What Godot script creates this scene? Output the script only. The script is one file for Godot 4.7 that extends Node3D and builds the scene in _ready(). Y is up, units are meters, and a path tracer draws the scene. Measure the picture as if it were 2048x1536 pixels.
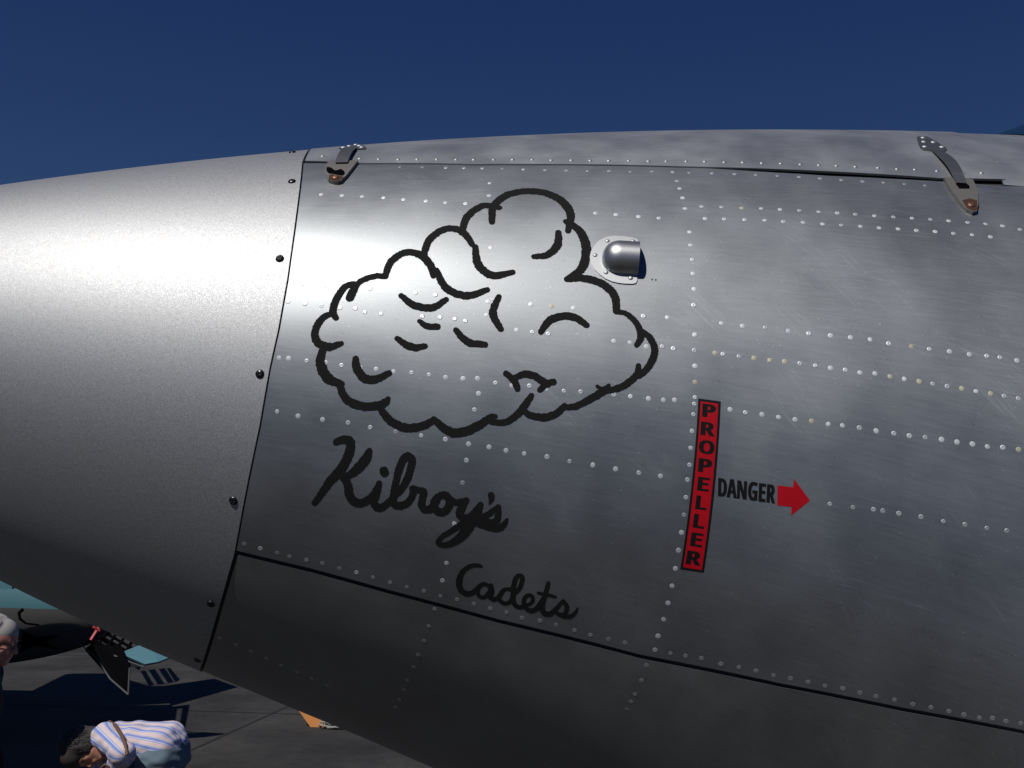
extends Node3D
# A polished aluminium aeroplane nose seen from its side on a sunny apron; a second aeroplane and two people beyond it.
# The nose is one body: three profile curves (top, bottom, half-width) along a nose-up axis. Everything on it is placed by
# station t (along the axis) and angle h (0 towards the viewer's side, + up), both stored in ten-thousandths.

const S := 1.25                       # metres per station unit
const EYE := Vector3(0, 2.05, 0)
const ORIGIN := Vector3(-0.41778, 2.22192, -1.87500)
const AXIS := Vector3(0.97468, -0.14166, -0.17302)
const SIDE := Vector3(0.17478, 0.00000, 0.98461)
const UPV := Vector3(0.13948, 0.98992, -0.02476)
var rng := RandomNumberGenerator.new()
var dent_a := FastNoiseLite.new()
var dent_b := FastNoiseLite.new()
var used := {}
var M := {}
var plane: Node3D
var single_rivets := 0
var rivet_meshes := []
var spare: Array[Transform3D] = []

# ------------------------------------------------------------------ naming
func numbered(n: String) -> String:
	used[n] = used.get(n, -1) + 1
	return n if used[n] == 0 else "%s_%03d" % [n, used[n]]

func thing(called: String, label: String, category: String, at := Vector3.ZERO, group := "") -> Node3D:
	var o := Node3D.new()
	o.name = numbered(called)
	add_child(o)
	o.position = at
	tag(o, label, category, group)
	return o

func tag(o: Node3D, label: String, category: String, group := "") -> void:
	o.set_meta("label", label)
	o.set_meta("category", category)
	if group != "":
		o.set_meta("group", group)

func part(called: String, mesh: Mesh, mat: Material, parent: Node3D, label := "") -> MeshInstance3D:
	var o := MeshInstance3D.new()
	o.name = called
	o.mesh = mesh
	o.material_override = mat
	parent.add_child(o, true)
	if label != "":
		o.set_meta("label", label)
	return o

func holder(called: String, parent: Node3D, label := "") -> Node3D:
	var o := Node3D.new()
	o.name = called
	parent.add_child(o, true)
	if label != "":
		o.set_meta("label", label)
	return o

# ------------------------------------------------------------------ mesh plumbing
func mesh_of(v: PackedVector3Array, n: PackedVector3Array, uv: PackedVector2Array, idx: PackedInt32Array) -> ArrayMesh:
	for i in range(0, idx.size(), 3):                # fronts run clockwise: turn each face to its normals
		var a := v[idx[i]]
		var g := (v[idx[i + 2]] - a).cross(v[idx[i + 1]] - a)
		if g.dot(n[idx[i]] + n[idx[i + 1]] + n[idx[i + 2]]) < 0.0:
			var k := idx[i + 1]
			idx[i + 1] = idx[i + 2]
			idx[i + 2] = k
	var arr := []
	arr.resize(Mesh.ARRAY_MAX)
	arr[Mesh.ARRAY_VERTEX] = v
	arr[Mesh.ARRAY_NORMAL] = n
	if uv.size() == v.size():
		arr[Mesh.ARRAY_TEX_UV] = uv
	arr[Mesh.ARRAY_INDEX] = idx
	var m := ArrayMesh.new()
	m.add_surface_from_arrays(Mesh.PRIMITIVE_TRIANGLES, arr)
	return m

class Soup:                                           # flat-shaded or given-normal triangles
	var v := PackedVector3Array()
	var n := PackedVector3Array()
	var uv := PackedVector2Array()
	var idx := PackedInt32Array()
	func tri(a: Vector3, b: Vector3, c: Vector3, out: Vector3) -> void:
		var g := (b - a).cross(c - a)
		if g.length_squared() < 1e-18:
			return
		g = g.normalized()
		if g.dot(out) < 0.0:
			g = -g
		for p in [a, b, c]:
			idx.append(v.size())
			v.append(p)
			n.append(g)
			uv.append(Vector2(p.x + p.z, p.y))
	func quad(a: Vector3, b: Vector3, c: Vector3, d: Vector3, out: Vector3) -> void:
		tri(a, b, c, out)
		tri(a, c, d, out)

func soup_mesh(s: Soup) -> ArrayMesh:
	return mesh_of(s.v, s.n, s.uv, s.idx)

# a box between two points, w across and d deep, with chamfered long edges
func bar(s: Soup, a: Vector3, b: Vector3, w: float, d: float, across: Vector3) -> void:
	var ax := (b - a).normalized()
	var y := (across - ax * across.dot(ax)).normalized()
	var z := ax.cross(y)
	var c := minf(w, d) * 0.2
	var ring := [Vector2(w / 2 - c, d / 2), Vector2(w / 2, d / 2 - c), Vector2(w / 2, -d / 2 + c), Vector2(w / 2 - c, -d / 2), Vector2(-w / 2 + c, -d / 2), Vector2(-w / 2, -d / 2 + c), Vector2(-w / 2, d / 2 - c), Vector2(-w / 2 + c, d / 2)]
	var mid := (a + b) / 2
	for i in 8:
		var p: Vector2 = ring[i]
		var q: Vector2 = ring[(i + 1) % 8]
		var P := y * p.x + z * p.y
		var Q := y * q.x + z * q.y
		s.quad(a + P, a + Q, b + Q, b + P, P + Q)
		s.tri(a, a + P, a + Q, a - mid)
		s.tri(b, b + P, b + Q, b - mid)

# a round tube along points
func tube(pts: Array, radii: Array, sides := 10) -> ArrayMesh:
	var v := PackedVector3Array()
	var n := PackedVector3Array()
	var uv := PackedVector2Array()
	var idx := PackedInt32Array()
	var ref := Vector3(0.31, 0.87, 0.39)
	var c := pts.size()
	for i in c:
		var p: Vector3 = pts[i]
		var d: Vector3 = (pts[mini(i + 1, c - 1)] - pts[maxi(i - 1, 0)]).normalized()
		var x := d.cross(ref).normalized()
		var y := d.cross(x)
		var r: float = radii[mini(i, radii.size() - 1)]
		for j in sides + 1:
			var a := TAU * j / sides
			var o := x * cos(a) + y * sin(a)
			v.append(p + o * r)
			n.append(o)
			uv.append(Vector2(float(j) / sides, i * 0.2))
	for i in c - 1:
		for j in sides:
			var k := i * (sides + 1) + j
			idx.append_array([k, k + 1, k + sides + 1, k + 1, k + sides + 2, k + sides + 1])
	for e in [0, c - 1]:
		var d: Vector3 = (pts[0] - pts[1]).normalized() if e == 0 else (pts[c - 1] - pts[c - 2]).normalized()
		var k := v.size()
		v.append(pts[e]); n.append(d); uv.append(Vector2.ZERO)
		for j in sides + 1:
			v.append(v[e * (sides + 1) + j]); n.append(d); uv.append(Vector2.ZERO)
		for j in sides:
			idx.append_array([k, k + 1 + j, k + 2 + j])
	return mesh_of(v, n, uv, idx)

func lathe(profile: Array, sides := 28) -> ArrayMesh:      # profile: Vector2(radius, height)
	var v := PackedVector3Array()
	var n := PackedVector3Array()
	var uv := PackedVector2Array()
	var idx := PackedInt32Array()
	var c := profile.size()
	for i in c:
		var p: Vector2 = profile[i]
		var d: Vector2 = (profile[mini(i + 1, c - 1)] - profile[maxi(i - 1, 0)]).normalized()
		for j in sides + 1:
			var a := TAU * j / sides
			v.append(Vector3(cos(a) * p.x, p.y, sin(a) * p.x))
			n.append(Vector3(cos(a) * d.y, -d.x, sin(a) * d.y).normalized())
			uv.append(Vector2(float(j) / sides, float(i) / c))
	for i in c - 1:
		for j in sides:
			var k := i * (sides + 1) + j
			idx.append_array([k, k + 1, k + sides + 1, k + 1, k + sides + 2, k + sides + 1])
	return mesh_of(v, n, uv, idx)

# ------------------------------------------------------------------ the nose as a surface
func prof(t: float) -> Vector3:
	var q := t
	if t < -0.42:
		q = -0.42 - 0.14 * (1.0 - exp((t + 0.42) / 0.14))
	if t > 1.0:
		q = 1.0 + 0.15 * (1.0 - exp(-(t - 1.0) / 0.15))
	var r := Vector3(0.40373 + q * (0.30288 + q * (-0.08187 + q * 0.00440)), -0.31679 + q * (-0.25305 + q * (0.04486 + q * -0.20713)), 0.33806 + q * (0.25617 + q * (-0.05944 + q * 0.10534)))
	if t < -0.42:
		var k := sqrt(maxf(0.0, 1.0 - pow((-0.42 - t) / 0.34, 2.0)))
		var mid := (r.x + r.y) / 2.0
		r = Vector3(mid + (r.x - mid) * k, mid + (r.y - mid) * k, r.z * k)
	if t > 2.2:
		var k := 0.12 + 0.88 * cos(minf((t - 2.2) / 3.3, 1.0) * PI / 2.0)
		r = Vector3(0.35 + (r.x - 0.35) * k, 0.35 + (r.y - 0.35) * k, r.z * k)
	return r

func base_pt(t: float, h: float) -> Vector3:
	var r := prof(t)
	return ORIGIN + S * (AXIS * t + SIDE * (r.z * cos(h)) + UPV * ((r.x + r.y) / 2.0 + (r.x - r.y) / 2.0 * sin(h)))

func nrm(t: float, h: float) -> Vector3:
	var e := 0.002
	return (base_pt(t + e, h) - base_pt(t - e, h)).cross(base_pt(t, h + e) - base_pt(t, h - e)).normalized()

func pt(t: float, h: float, lift: float, dented := true) -> Vector3:
	var p := base_pt(t, h)
	var d := lift
	if dented:
		d += dent_a.get_noise_3dv(p) * 0.0005 + dent_b.get_noise_3dv(p) * 0.00017
	return p + nrm(t, h) * d

func curve_at(c: PackedFloat32Array, t: float) -> float:     # t, h pairs
	var k := 0
	while k < c.size() / 2 - 2 and t > c[k * 2 + 2]:
		k += 1
	var u := clampf((t - c[k * 2]) / (c[k * 2 + 2] - c[k * 2]), 0.0, 1.0)
	return lerpf(c[k * 2 + 1], c[k * 2 + 3], u)

func pairs(a: Array) -> PackedVector2Array:
	var r := PackedVector2Array()
	for i in range(0, a.size(), 2):
		r.append(Vector2(a[i], a[i + 1]) / 10000.0)
	return r

func curve(a: Array) -> PackedFloat32Array:
	var r := PackedFloat32Array()
	for x in a:
		r.append(x / 10000.0)
	return r

# a sheet of skin: f(u, v) gives its (t, h); the edges are turned down by its thickness
func sheet(f: Callable, nu: int, nv: int, lift: float, thick: float, dented: bool) -> ArrayMesh:
	var v := PackedVector3Array()
	var n := PackedVector3Array()
	var uv := PackedVector2Array()
	var idx := PackedInt32Array()
	for i in nu + 1:
		for j in nv + 1:
			var q: Vector2 = f.call(float(i) / nu, float(j) / nv)
			v.append(pt(q.x, q.y, lift, dented))
			uv.append(Vector2(q.x * S, q.y * 0.48))
			n.append(nrm(q.x, q.y))
	var w := nv + 1
	if dented:
		for i in nu + 1:
			for j in nv + 1:
				var a := v[mini(i + 1, nu) * w + j] - v[maxi(i - 1, 0) * w + j]
				var b := v[i * w + mini(j + 1, nv)] - v[i * w + maxi(j - 1, 0)]
				var g := a.cross(b).normalized()
				if g.dot(n[i * w + j]) < 0.0:
					g = -g
				if g.length_squared() > 0.5:
					n[i * w + j] = g
	for i in nu:
		for j in nv:
			var k := i * w + j
			idx.append_array([k, k + 1, k + w, k + 1, k + w + 1, k + w])
	var rim := []
	for i in nu + 1: rim.append(i * w)
	for j in range(1, nv + 1): rim.append(nu * w + j)
	for i in range(nu - 1, -1, -1): rim.append(i * w + nv)
	for j in range(nv - 1, -1, -1): rim.append(j)
	for k in rim.size() - 1:
		var a: int = rim[k]
		var b: int = rim[k + 1]
		var along := v[b] - v[a]
		var out := along.cross(n[a]).normalized()
		var at := v.size()
		var c := v[w * (nu / 2) + nv / 2]
		if out.dot(v[a] - c) < 0.0:
			out = -out
		for p in [v[a], v[b], v[a] - n[a] * thick, v[b] - n[b] * thick]:
			v.append(p)
			n.append(out)
			uv.append(Vector2(p.x, p.y))
		idx.append_array([at, at + 1, at + 2, at + 1, at + 3, at + 2])
	return mesh_of(v, n, uv, idx)

# a flat plate, bent onto the skin: outline in ten-thousandths, cut into small cells
func plate(a: Array, lift: float, thick: float, cell := 0.012) -> ArrayMesh:
	var poly := pairs(a)
	if Geometry2D.is_polygon_clockwise(poly):
		poly.reverse()
	var lo := poly[0]
	var hi := poly[0]
	for p in poly:
		lo = lo.min(p)
		hi = hi.max(p)
	var v := PackedVector3Array()
	var n := PackedVector3Array()
	var uv := PackedVector2Array()
	var idx := PackedInt32Array()
	var cx := cell
	var cy := cell * 1.6
	for i in int(ceil((hi.x - lo.x) / cx)):
		for j in int(ceil((hi.y - lo.y) / cy)):
			var o := lo + Vector2(i * cx, j * cy)
			var box := PackedVector2Array([o, o + Vector2(cx, 0), o + Vector2(cx, cy), o + Vector2(0, cy)])
			for piece in Geometry2D.intersect_polygons(poly, box):
				var tris := Geometry2D.triangulate_polygon(piece)
				var at := v.size()
				for p in piece:
					v.append(pt(p.x, p.y, lift))
					n.append(nrm(p.x, p.y))
					uv.append(Vector2(p.x * S, p.y * 0.48))
				for k in tris:
					idx.append(at + k)
	if thick > 0.0:
		for k in poly.size():
			var p := poly[k]
			var q := poly[(k + 1) % poly.size()]
			var steps := int(ceil(p.distance_to(q) / cell))
			for s in steps:
				var p0 := p.lerp(q, float(s) / steps)
				var p1 := p.lerp(q, float(s + 1) / steps)
				var A := pt(p0.x, p0.y, lift)
				var B := pt(p1.x, p1.y, lift)
				var nn := nrm(p0.x, p0.y)
				var perp := Vector2((q - p).y, -(q - p).x).normalized()
				if Geometry2D.is_point_in_polygon((p + q) / 2 + perp * 0.0004, poly):
					perp = -perp
				var mid2 := (p0 + p1) / 2 + perp * 0.002
				var out := pt(mid2.x, mid2.y, lift) - pt((p0 + p1).x / 2, (p0 + p1).y / 2, lift)
				out = (out - nn * out.dot(nn)).normalized()
				var at := v.size()
				for r in [A, B, A - nn * thick, B - nn * thick]:
					v.append(r)
					n.append(out)
					uv.append(Vector2(r.x, r.y))
				idx.append_array([at, at + 1, at + 2, at + 1, at + 3, at + 2])
	return mesh_of(v, n, uv, idx)

func spline(p: PackedVector2Array, w: Array, step: float) -> Array:      # Catmull-Rom through the points; [Vector3(x, y, width)]
	var r := []
	for i in p.size() - 1:
		var a := p[maxi(i - 1, 0)]
		var b := p[i]
		var c := p[i + 1]
		var d := p[mini(i + 2, p.size() - 1)]
		var w0: float = w[mini(i, w.size() - 1)]
		var w1: float = w[mini(i + 1, w.size() - 1)]
		var steps := maxi(2, int(b.distance_to(c) / step))
		for s in steps:
			var u := float(s) / steps
			var q := b.cubic_interpolate(c, a, d, u)
			r.append(Vector3(q.x, q.y, lerpf(w0, w1, u)))
	var e := p[p.size() - 1]
	r.append(Vector3(e.x, e.y, w[w.size() - 1]))
	return r

# one brush stroke of paint on the skin, widths in tenths of a millimetre, with round ends and a slightly unsteady edge
func stroke(a: Array, w: Array, lift: float) -> Array:
	var c := spline(pairs(a), w, 0.0022)
	var v := PackedVector3Array()
	var n := PackedVector3Array()
	var idx := PackedInt32Array()
	var P := []
	var N := []
	for q in c:
		P.append(pt(q.x, q.y, lift))
		N.append(nrm(q.x, q.y))
	var last := c.size() - 1
	var drift := rng.randf() * 100.0
	for i in c.size():
		var d: Vector3 = (P[mini(i + 1, last)] - P[maxi(i - 1, 0)]).normalized()
		var s: Vector3 = d.cross(N[i]).normalized()
		var hw: float = c[i].z * 0.00005
		var l := hw * (1.0 + 0.07 * dent_a.get_noise_2d(i * 0.35 + drift, 3.0) * 2.0 + rng.randf_range(-0.05, 0.05))
		var r := hw * (1.0 + 0.07 * dent_a.get_noise_2d(i * 0.35 + drift, 90.0) * 2.0 + rng.randf_range(-0.025, 0.025))
		v.append(P[i] + s * l); n.append(N[i])
		v.append(P[i] - s * r); n.append(N[i])
		if i > 0:
			var k := i * 2
			idx.append_array([k - 2, k - 1, k, k - 1, k + 1, k])
	for e in [0, last]:
		var d: Vector3 = (P[0] - P[1]).normalized() if e == 0 else (P[last] - P[last - 1]).normalized()
		var s: Vector3 = d.cross(N[e]).normalized()
		var hw: float = c[e].z * 0.00005
		var at := v.size()
		v.append(P[e]); n.append(N[e])
		for j in 13:
			var ang := PI * j / 12.0 - PI / 2
			v.append(P[e] + (d * cos(ang) + s * sin(ang)) * hw * (1.0 + (rng.randf_range(-0.05, 0.05) if j > 0 and j < 12 else 0.0)))
			n.append(N[e])
		for j in 12:
			idx.append_array([at, at + 1 + j, at + 2 + j])
	return [v, n, idx]

func paint(called: String, strokes: Array, parent: Node3D, label: String) -> void:
	var v := PackedVector3Array()
	var n := PackedVector3Array()
	var idx := PackedInt32Array()
	for i in strokes.size():
		var s := stroke(strokes[i][0], strokes[i][1], 0.00035 + i * 0.000012)
		var at := v.size()
		v.append_array(s[0])
		n.append_array(s[1])
		for k in s[2]:
			idx.append(at + k)
	part(called, mesh_of(v, n, PackedVector2Array(), idx), M.black_paint, parent, label)

# printed capitals, laid over the quadrilateral a b c d (top left, top right, bottom right, bottom left) of the skin
func print_text(text: String, q: PackedVector2Array, lift: float, called: String, mat: Material, parent: Node3D, embolden: float) -> void:
	var tm := TextMesh.new()
	var f := SystemFont.new()
	f.font_names = PackedStringArray(["Droid Sans"])
	f.font_weight = 700
	tm.font = f
	tm.text = text
	tm.font_size = 64
	tm.pixel_size = 0.01
	tm.depth = 0.0
	tm.curve_step = 1.0
	var arr := tm.surface_get_arrays(0)
	var src: PackedVector3Array = arr[Mesh.ARRAY_VERTEX]
	var tri: PackedInt32Array = arr[Mesh.ARRAY_INDEX] if arr[Mesh.ARRAY_INDEX] != null else PackedInt32Array(range(src.size()))
	var lo := src[0]
	var hi := src[0]
	for p in src:
		lo = lo.min(p)
		hi = hi.max(p)
	var v := PackedVector3Array()
	var n := PackedVector3Array()
	var grow := [Vector2.ZERO] if embolden == 0.0 else [Vector2(-embolden, 0), Vector2(embolden, 0)]
	var idx := PackedInt32Array()
	for g in grow.size():
		var at := v.size()
		for p in src:
			var x: float = (p.x - lo.x) / (hi.x - lo.x) + grow[g].x
			var y := (hi.y - p.y) / (hi.y - lo.y)
			var w := q[0].lerp(q[1], x).lerp(q[3].lerp(q[2], x), y)
			v.append(pt(w.x, w.y, lift + g * 0.00004))
			n.append(nrm(w.x, w.y))
		for k in tri:
			idx.append(at + k)
	part(called, mesh_of(v, n, PackedVector2Array(), idx), mat, parent)

# ------------------------------------------------------------------ rivets and screws
func seat(t: float, h: float, lift: float, spin: float) -> Transform3D:
	var y := nrm(t, h)
	var x := (AXIS - y * AXIS.dot(y)).normalized()
	var z := x.cross(y)
	return Transform3D(Basis(x, y, z) * Basis(Vector3.UP, spin), pt(t, h, lift))

func rivets(a: Array, kind: String, lift: float, parent: Node3D, scale := 1.0) -> void:
	for q in pairs(a):
		var pick := {"bright": [0, 0, 0, 0, 1, 1, 2], "dull": [3, 3, 2], "mixed": [0, 1, 2, 4, 4], "ringed": [1, 3, 3, 3, 2], "dome": [5], "spare": [3]}
		var all: Array = pick[kind]
		var k: int = all[rng.randi() % all.size()]
		if kind == "bright" and rng.randf() < 0.03:
			k = 4
		var x := seat(q.x, q.y, lift, rng.randf() * TAU)
		x.basis = x.basis.rotated(x.basis.x.normalized(), rng.randf_range(-0.07, 0.07)).scaled_local(Vector3.ONE * scale * rng.randf_range(0.84, 0.98))
		if single_rivets < 298 and kind != "spare":
			single_rivets += 1
			var o := part("rivet", rivet_meshes[k][0], rivet_meshes[k][1], parent)
			o.transform = x
		else:
			spare.append(x)

func screw_mesh() -> ArrayMesh:
	var v := PackedVector3Array()
	var n := PackedVector3Array()
	var idx := PackedInt32Array()
	var rings := 22
	var seg := 64
	var R := 0.0060
	for i in rings + 1:
		for j in seg + 1:
			var r := R * float(i) / rings
			var a := TAU * j / seg
			var p := Vector2(cos(a), sin(a)) * r
			var y := 0.0034 * sqrt(maxf(0.0, 1.0 - pow(r / R, 2.0) * 0.97))
			var ax := absf(p.x)
			var ay := absf(p.y)
			if (ax < 0.0007 and ay < 0.0031) or (ay < 0.0007 and ax < 0.0031):
				y -= 0.0017 * (1.0 - maxf(ax, ay) / 0.0042)
			v.append(Vector3(p.x, y, p.y))
	for i in rings + 1:
		for j in seg + 1:
			var w := seg + 1
			var a := v[mini(i + 1, rings) * w + j] - v[maxi(i - 1, 0) * w + j]
			var b := v[i * w + (j + 1) % seg] - v[i * w + (j + seg - 1) % seg]
			var g := b.cross(a)
			n.append(Vector3.UP if i == 0 or g.length_squared() < 1e-20 else (g.normalized() if g.y > 0.0 else -g.normalized()))
	for i in rings:
		for j in seg:
			var k := i * (seg + 1) + j
			idx.append_array([k, k + 1, k + seg + 1, k + 1, k + seg + 2, k + seg + 1])
	return mesh_of(v, n, PackedVector2Array(), idx)

# ------------------------------------------------------------------ textures
func grey(w: int, h: int, b: PackedByteArray) -> ImageTexture:
	return ImageTexture.create_from_image(Image.create_from_data(w, h, false, Image.FORMAT_L8, b))

func scratch(b: PackedByteArray, w: int, x0: float, y0: float, ang: float, length: int, add: int) -> void:
	var bend := rng.randf_range(-0.002, 0.002)
	var x := x0
	var y := y0
	for i in length:
		x += cos(ang)
		y += sin(ang)
		ang += bend
		var k := posmod(int(y), w) * w + posmod(int(x), w)
		var fade := 1.0 - absf(2.0 * i / length - 1.0)
		b[k] = clampi(b[k] + int(add * fade), 0, 255)

func make_textures() -> Dictionary:
	var w := 1024
	var streak := FastNoiseLite.new()
	streak.seed = 11
	streak.frequency = 1.0
	var blot := FastNoiseLite.new()
	blot.seed = 5
	blot.frequency = 1.0
	blot.fractal_octaves = 4
	var rough := PackedByteArray()
	var tone := PackedByteArray()
	var fine := PackedByteArray()
	rough.resize(w * w)
	tone.resize(w * w)
	fine.resize(w * w)
	var line := PackedFloat32Array()
	for y in w:
		line.append(rng.randf_range(-1, 1))
	for y in w:
		for x in w:
			var cx := cos(TAU * x / w)
			var sx := sin(TAU * x / w)
			var k := y * w + x
			var st := streak.get_noise_3d(cx * 2.2, sx * 2.2, y * 0.33) + 0.22 * line[y]
			var bl := blot.get_noise_3d(cx * 0.8, sx * 0.8, 7.0 + absf(y - 512) * 0.006)
			rough[k] = clampi(int(128 + st * 6 + bl * 20), 0, 255)
			tone[k] = clampi(int(196 + st * 5 + bl * 12 + rng.randf_range(-4, 4)), 0, 255)
			fine[k] = clampi(int(128 + st * 30 + rng.randf_range(-10, 10)), 0, 255)
	for i in 190:                                     # buffing marks in fans, and single scratches
		var x0 := rng.randf() * w
		var y0 := rng.randf() * w
		var fan: bool = rng.randf() < 0.2
		var a := rng.randf_range(-0.9, -0.4) if fan else rng.randf_range(-0.15, 0.1)
		var count := rng.randi_range(6, 16) if fan else rng.randi_range(1, 5)
		for j in count:
			var add := rng.randi_range(4, 14)
			var len := rng.randi_range(25, 90)
			var xx := x0 + rng.randf_range(-30, 30)
			var yy := y0 + rng.randf_range(-22, 22)
			var aa := a + rng.randf_range(-0.08, 0.08)
			scratch(rough, w, xx, yy, aa, len, add)
			scratch(tone, w, xx, yy, aa, len, add)
	for i in 2600:                                     # nicks and specks of dirt
		var k := rng.randi() % (w * w)
		var d := rng.randi_range(-45, 58)
		tone[k] = clampi(tone[k] + d, 0, 255)
		tone[(k + 1) % (w * w)] = clampi(tone[(k + 1) % (w * w)] + d, 0, 255)
	var flake := PackedByteArray()
	var flake_r := PackedByteArray()
	flake.resize(w * w)
	flake_r.resize(w * w)
	for k in w * w:
		flake[k] = 195
		flake_r[k] = 128
	for i in 190000:                                  # metal flakes a texel or two across
		var k := rng.randi() % (w * w - w - 2)
		var g := rng.randf()
		var c := int(195 + (g * g * 60.0 if rng.randf() < 0.5 else -g * 54.0))
		var r := int(128 + rng.randf_range(-50, 40))
		flake[k] = c
		flake_r[k] = r
		if g > 0.35:
			flake[k + 1] = c
			flake_r[k + 1] = r
		if g > 0.7:
			flake[k + w] = c
	var asph := PackedByteArray()
	asph.resize(w * w)
	for y in w:
		for x in w:
			var bl := blot.get_noise_2d(x * 0.004, y * 0.004) * 55.0 + blot.get_noise_2d(x * 0.03 + 50.0, y * 0.03) * 22.0
			asph[y * w + x] = clampi(int(150 + bl + rng.randf_range(-26, 26) + (70 if rng.randf() < 0.002 else 0)), 0, 255)
	return {"rough": grey(w, w, rough), "tone": grey(w, w, tone), "fine": grey(w, w, fine), "flake": grey(w, w, flake), "flake_r": grey(w, w, flake_r), "asphalt": grey(w, w, asph)}

func lin(r: float, g: float, b: float) -> Color:
	return Color(r, g, b).linear_to_srgb()

func mat(c: Color, rough: float, metal := 0.0) -> StandardMaterial3D:
	var m := StandardMaterial3D.new()
	m.albedo_color = c
	m.roughness = rough
	m.metallic = metal
	return m

func skin_mat(c: Color, rough: float, T: Dictionary, tile: float, relief: float) -> StandardMaterial3D:
	var m := mat(c, rough, 1.0)
	m.roughness_texture = T.rough
	m.albedo_texture = T.tone
	m.heightmap_enabled = true
	m.heightmap_texture = T.fine
	m.heightmap_scale = relief
	m.uv1_scale = Vector3(1.0 / tile, 1.0 / tile, 1)
	return m

func make_materials() -> void:
	var T := make_textures()
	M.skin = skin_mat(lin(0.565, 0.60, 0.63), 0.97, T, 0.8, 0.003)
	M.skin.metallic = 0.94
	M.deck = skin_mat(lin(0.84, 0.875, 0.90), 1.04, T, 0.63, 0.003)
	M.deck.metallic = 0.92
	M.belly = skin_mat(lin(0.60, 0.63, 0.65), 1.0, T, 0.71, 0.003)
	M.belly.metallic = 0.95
	M.cone = mat(lin(0.82, 0.84, 0.86), 1.19, 0.93)
	M.cone.albedo_texture = T.flake
	M.cone.roughness_texture = T.flake_r
	M.cone.uv1_scale = Vector3(3.1, 3.1, 1)
	M.inner = mat(lin(0.035, 0.037, 0.04), 0.7)
	M.black_paint = mat(lin(0.011, 0.0115, 0.012), 0.75)
	M.black_paint.metallic_specular = 0.25
	M.red_film = mat(lin(0.80, 0.008, 0.024), 0.6)
	M.red_film.albedo_texture = T.tone
	M.red_film.uv1_scale = Vector3(1.6, 1.6, 1)
	M.red_film.metallic_specular = 0.25
	M.black_film = mat(lin(0.008, 0.008, 0.009), 0.6)
	M.black_film.metallic_specular = 0.25
	M.rivet_bright = mat(lin(0.62, 0.65, 0.68), 0.58, 0.52)
	M.rivet_ring = mat(lin(0.58, 0.61, 0.64), 0.52, 0.62)
	M.rivet_grey = mat(lin(0.52, 0.545, 0.57), 0.55, 0.80)
	M.rivet_dull = mat(lin(0.58, 0.60, 0.62), 0.45, 0.86)
	M.rivet_yellow = mat(lin(0.50, 0.50, 0.37), 0.60, 0.50)
	M.steel = mat(lin(0.17, 0.175, 0.185), 0.5, 0.85)
	M.plain_alloy = mat(lin(0.46, 0.475, 0.49), 0.54, 0.95)
	M.scoop = mat(lin(0.50, 0.51, 0.52), 0.42, 1.0)
	M.bracket = mat(lin(0.23, 0.22, 0.205), 0.55, 0.7)
	M.rust = mat(lin(0.06, 0.024, 0.013), 0.75, 0.2)
	M.bolt = mat(lin(0.24, 0.13, 0.085), 0.5, 0.8)
	M.screw = mat(lin(0.07, 0.07, 0.072), 0.32, 1.0)
	M.tyre = mat(lin(0.02, 0.02, 0.02), 0.85)
	M.dark_glass = mat(lin(0.01, 0.03, 0.035), 0.12)
	M.ground = mat(lin(0.105, 0.098, 0.090), 0.95)
	M.ground.albedo_texture = T.asphalt
	M.ground.uv1_triplanar = true
	M.ground.uv1_world_triplanar = true
	M.ground.uv1_scale = Vector3(0.12, 0.12, 0.12)
	M.teal = mat(lin(0.075, 0.205, 0.25), 0.6)
	M.under = mat(lin(0.085, 0.085, 0.083), 0.7)
	M.dark = mat(lin(0.004, 0.004, 0.005), 1.0)
	M.dark.metallic_specular = 0.05
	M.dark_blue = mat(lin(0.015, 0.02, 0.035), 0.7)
	M.flap_red = mat(lin(0.40, 0.02, 0.035), 0.55)
	M.pale_edge = mat(lin(0.075, 0.082, 0.085), 0.7)
	M.skin_f = mat(lin(0.46, 0.22, 0.15), 0.5)
	M.skin_f.subsurf_scatter_enabled = true
	M.skin_f.subsurf_scatter_strength = 0.1
	M.skin_m = mat(lin(0.45, 0.20, 0.15), 0.5)
	M.hair_f = mat(lin(0.045, 0.040, 0.037), 0.75)
	M.hair_f2 = mat(lin(0.10, 0.093, 0.086), 0.7)
	M.hair_m = mat(lin(0.36, 0.345, 0.33), 0.8)
	M.jeans = mat(lin(0.13, 0.19, 0.235), 0.85)
	M.jacket = mat(lin(0.01, 0.01, 0.011), 0.85)
	M.trouser = mat(lin(0.05, 0.05, 0.052), 0.9)
	M.shoe = mat(lin(0.04, 0.035, 0.03), 0.7)
	M.leather = mat(lin(0.16, 0.085, 0.05), 0.6)
	M.eye = mat(lin(0.02, 0.015, 0.012), 0.2)
	M.frame = mat(lin(0.01, 0.01, 0.01), 0.3)
	M.orange = mat(lin(0.75, 0.30, 0.085), 0.7)
	M.rope = mat(lin(0.30, 0.30, 0.27), 0.95)
	var stripes := Image.create(128, 8, false, Image.FORMAT_RGB8)
	var bands := [[0, 30, Color(0.53, 0.60, 0.90)], [30, 36, Color(0.86, 0.87, 0.93)], [36, 42, Color(0.55, 0.62, 0.66)], [42, 56, Color(0.87, 0.87, 0.91)], [56, 90, Color(0.94, 0.83, 0.83)], [90, 104, Color(0.88, 0.86, 0.90)], [104, 110, Color(0.52, 0.58, 0.66)], [110, 128, Color(0.84, 0.85, 0.93)]]
	for b in bands:
		stripes.fill_rect(Rect2i(b[0], 0, b[1] - b[0], 8), b[2])
	M.shirt = mat(Color(0.97, 0.97, 0.97), 0.85)
	M.shirt.albedo_texture = ImageTexture.create_from_image(stripes)
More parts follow.
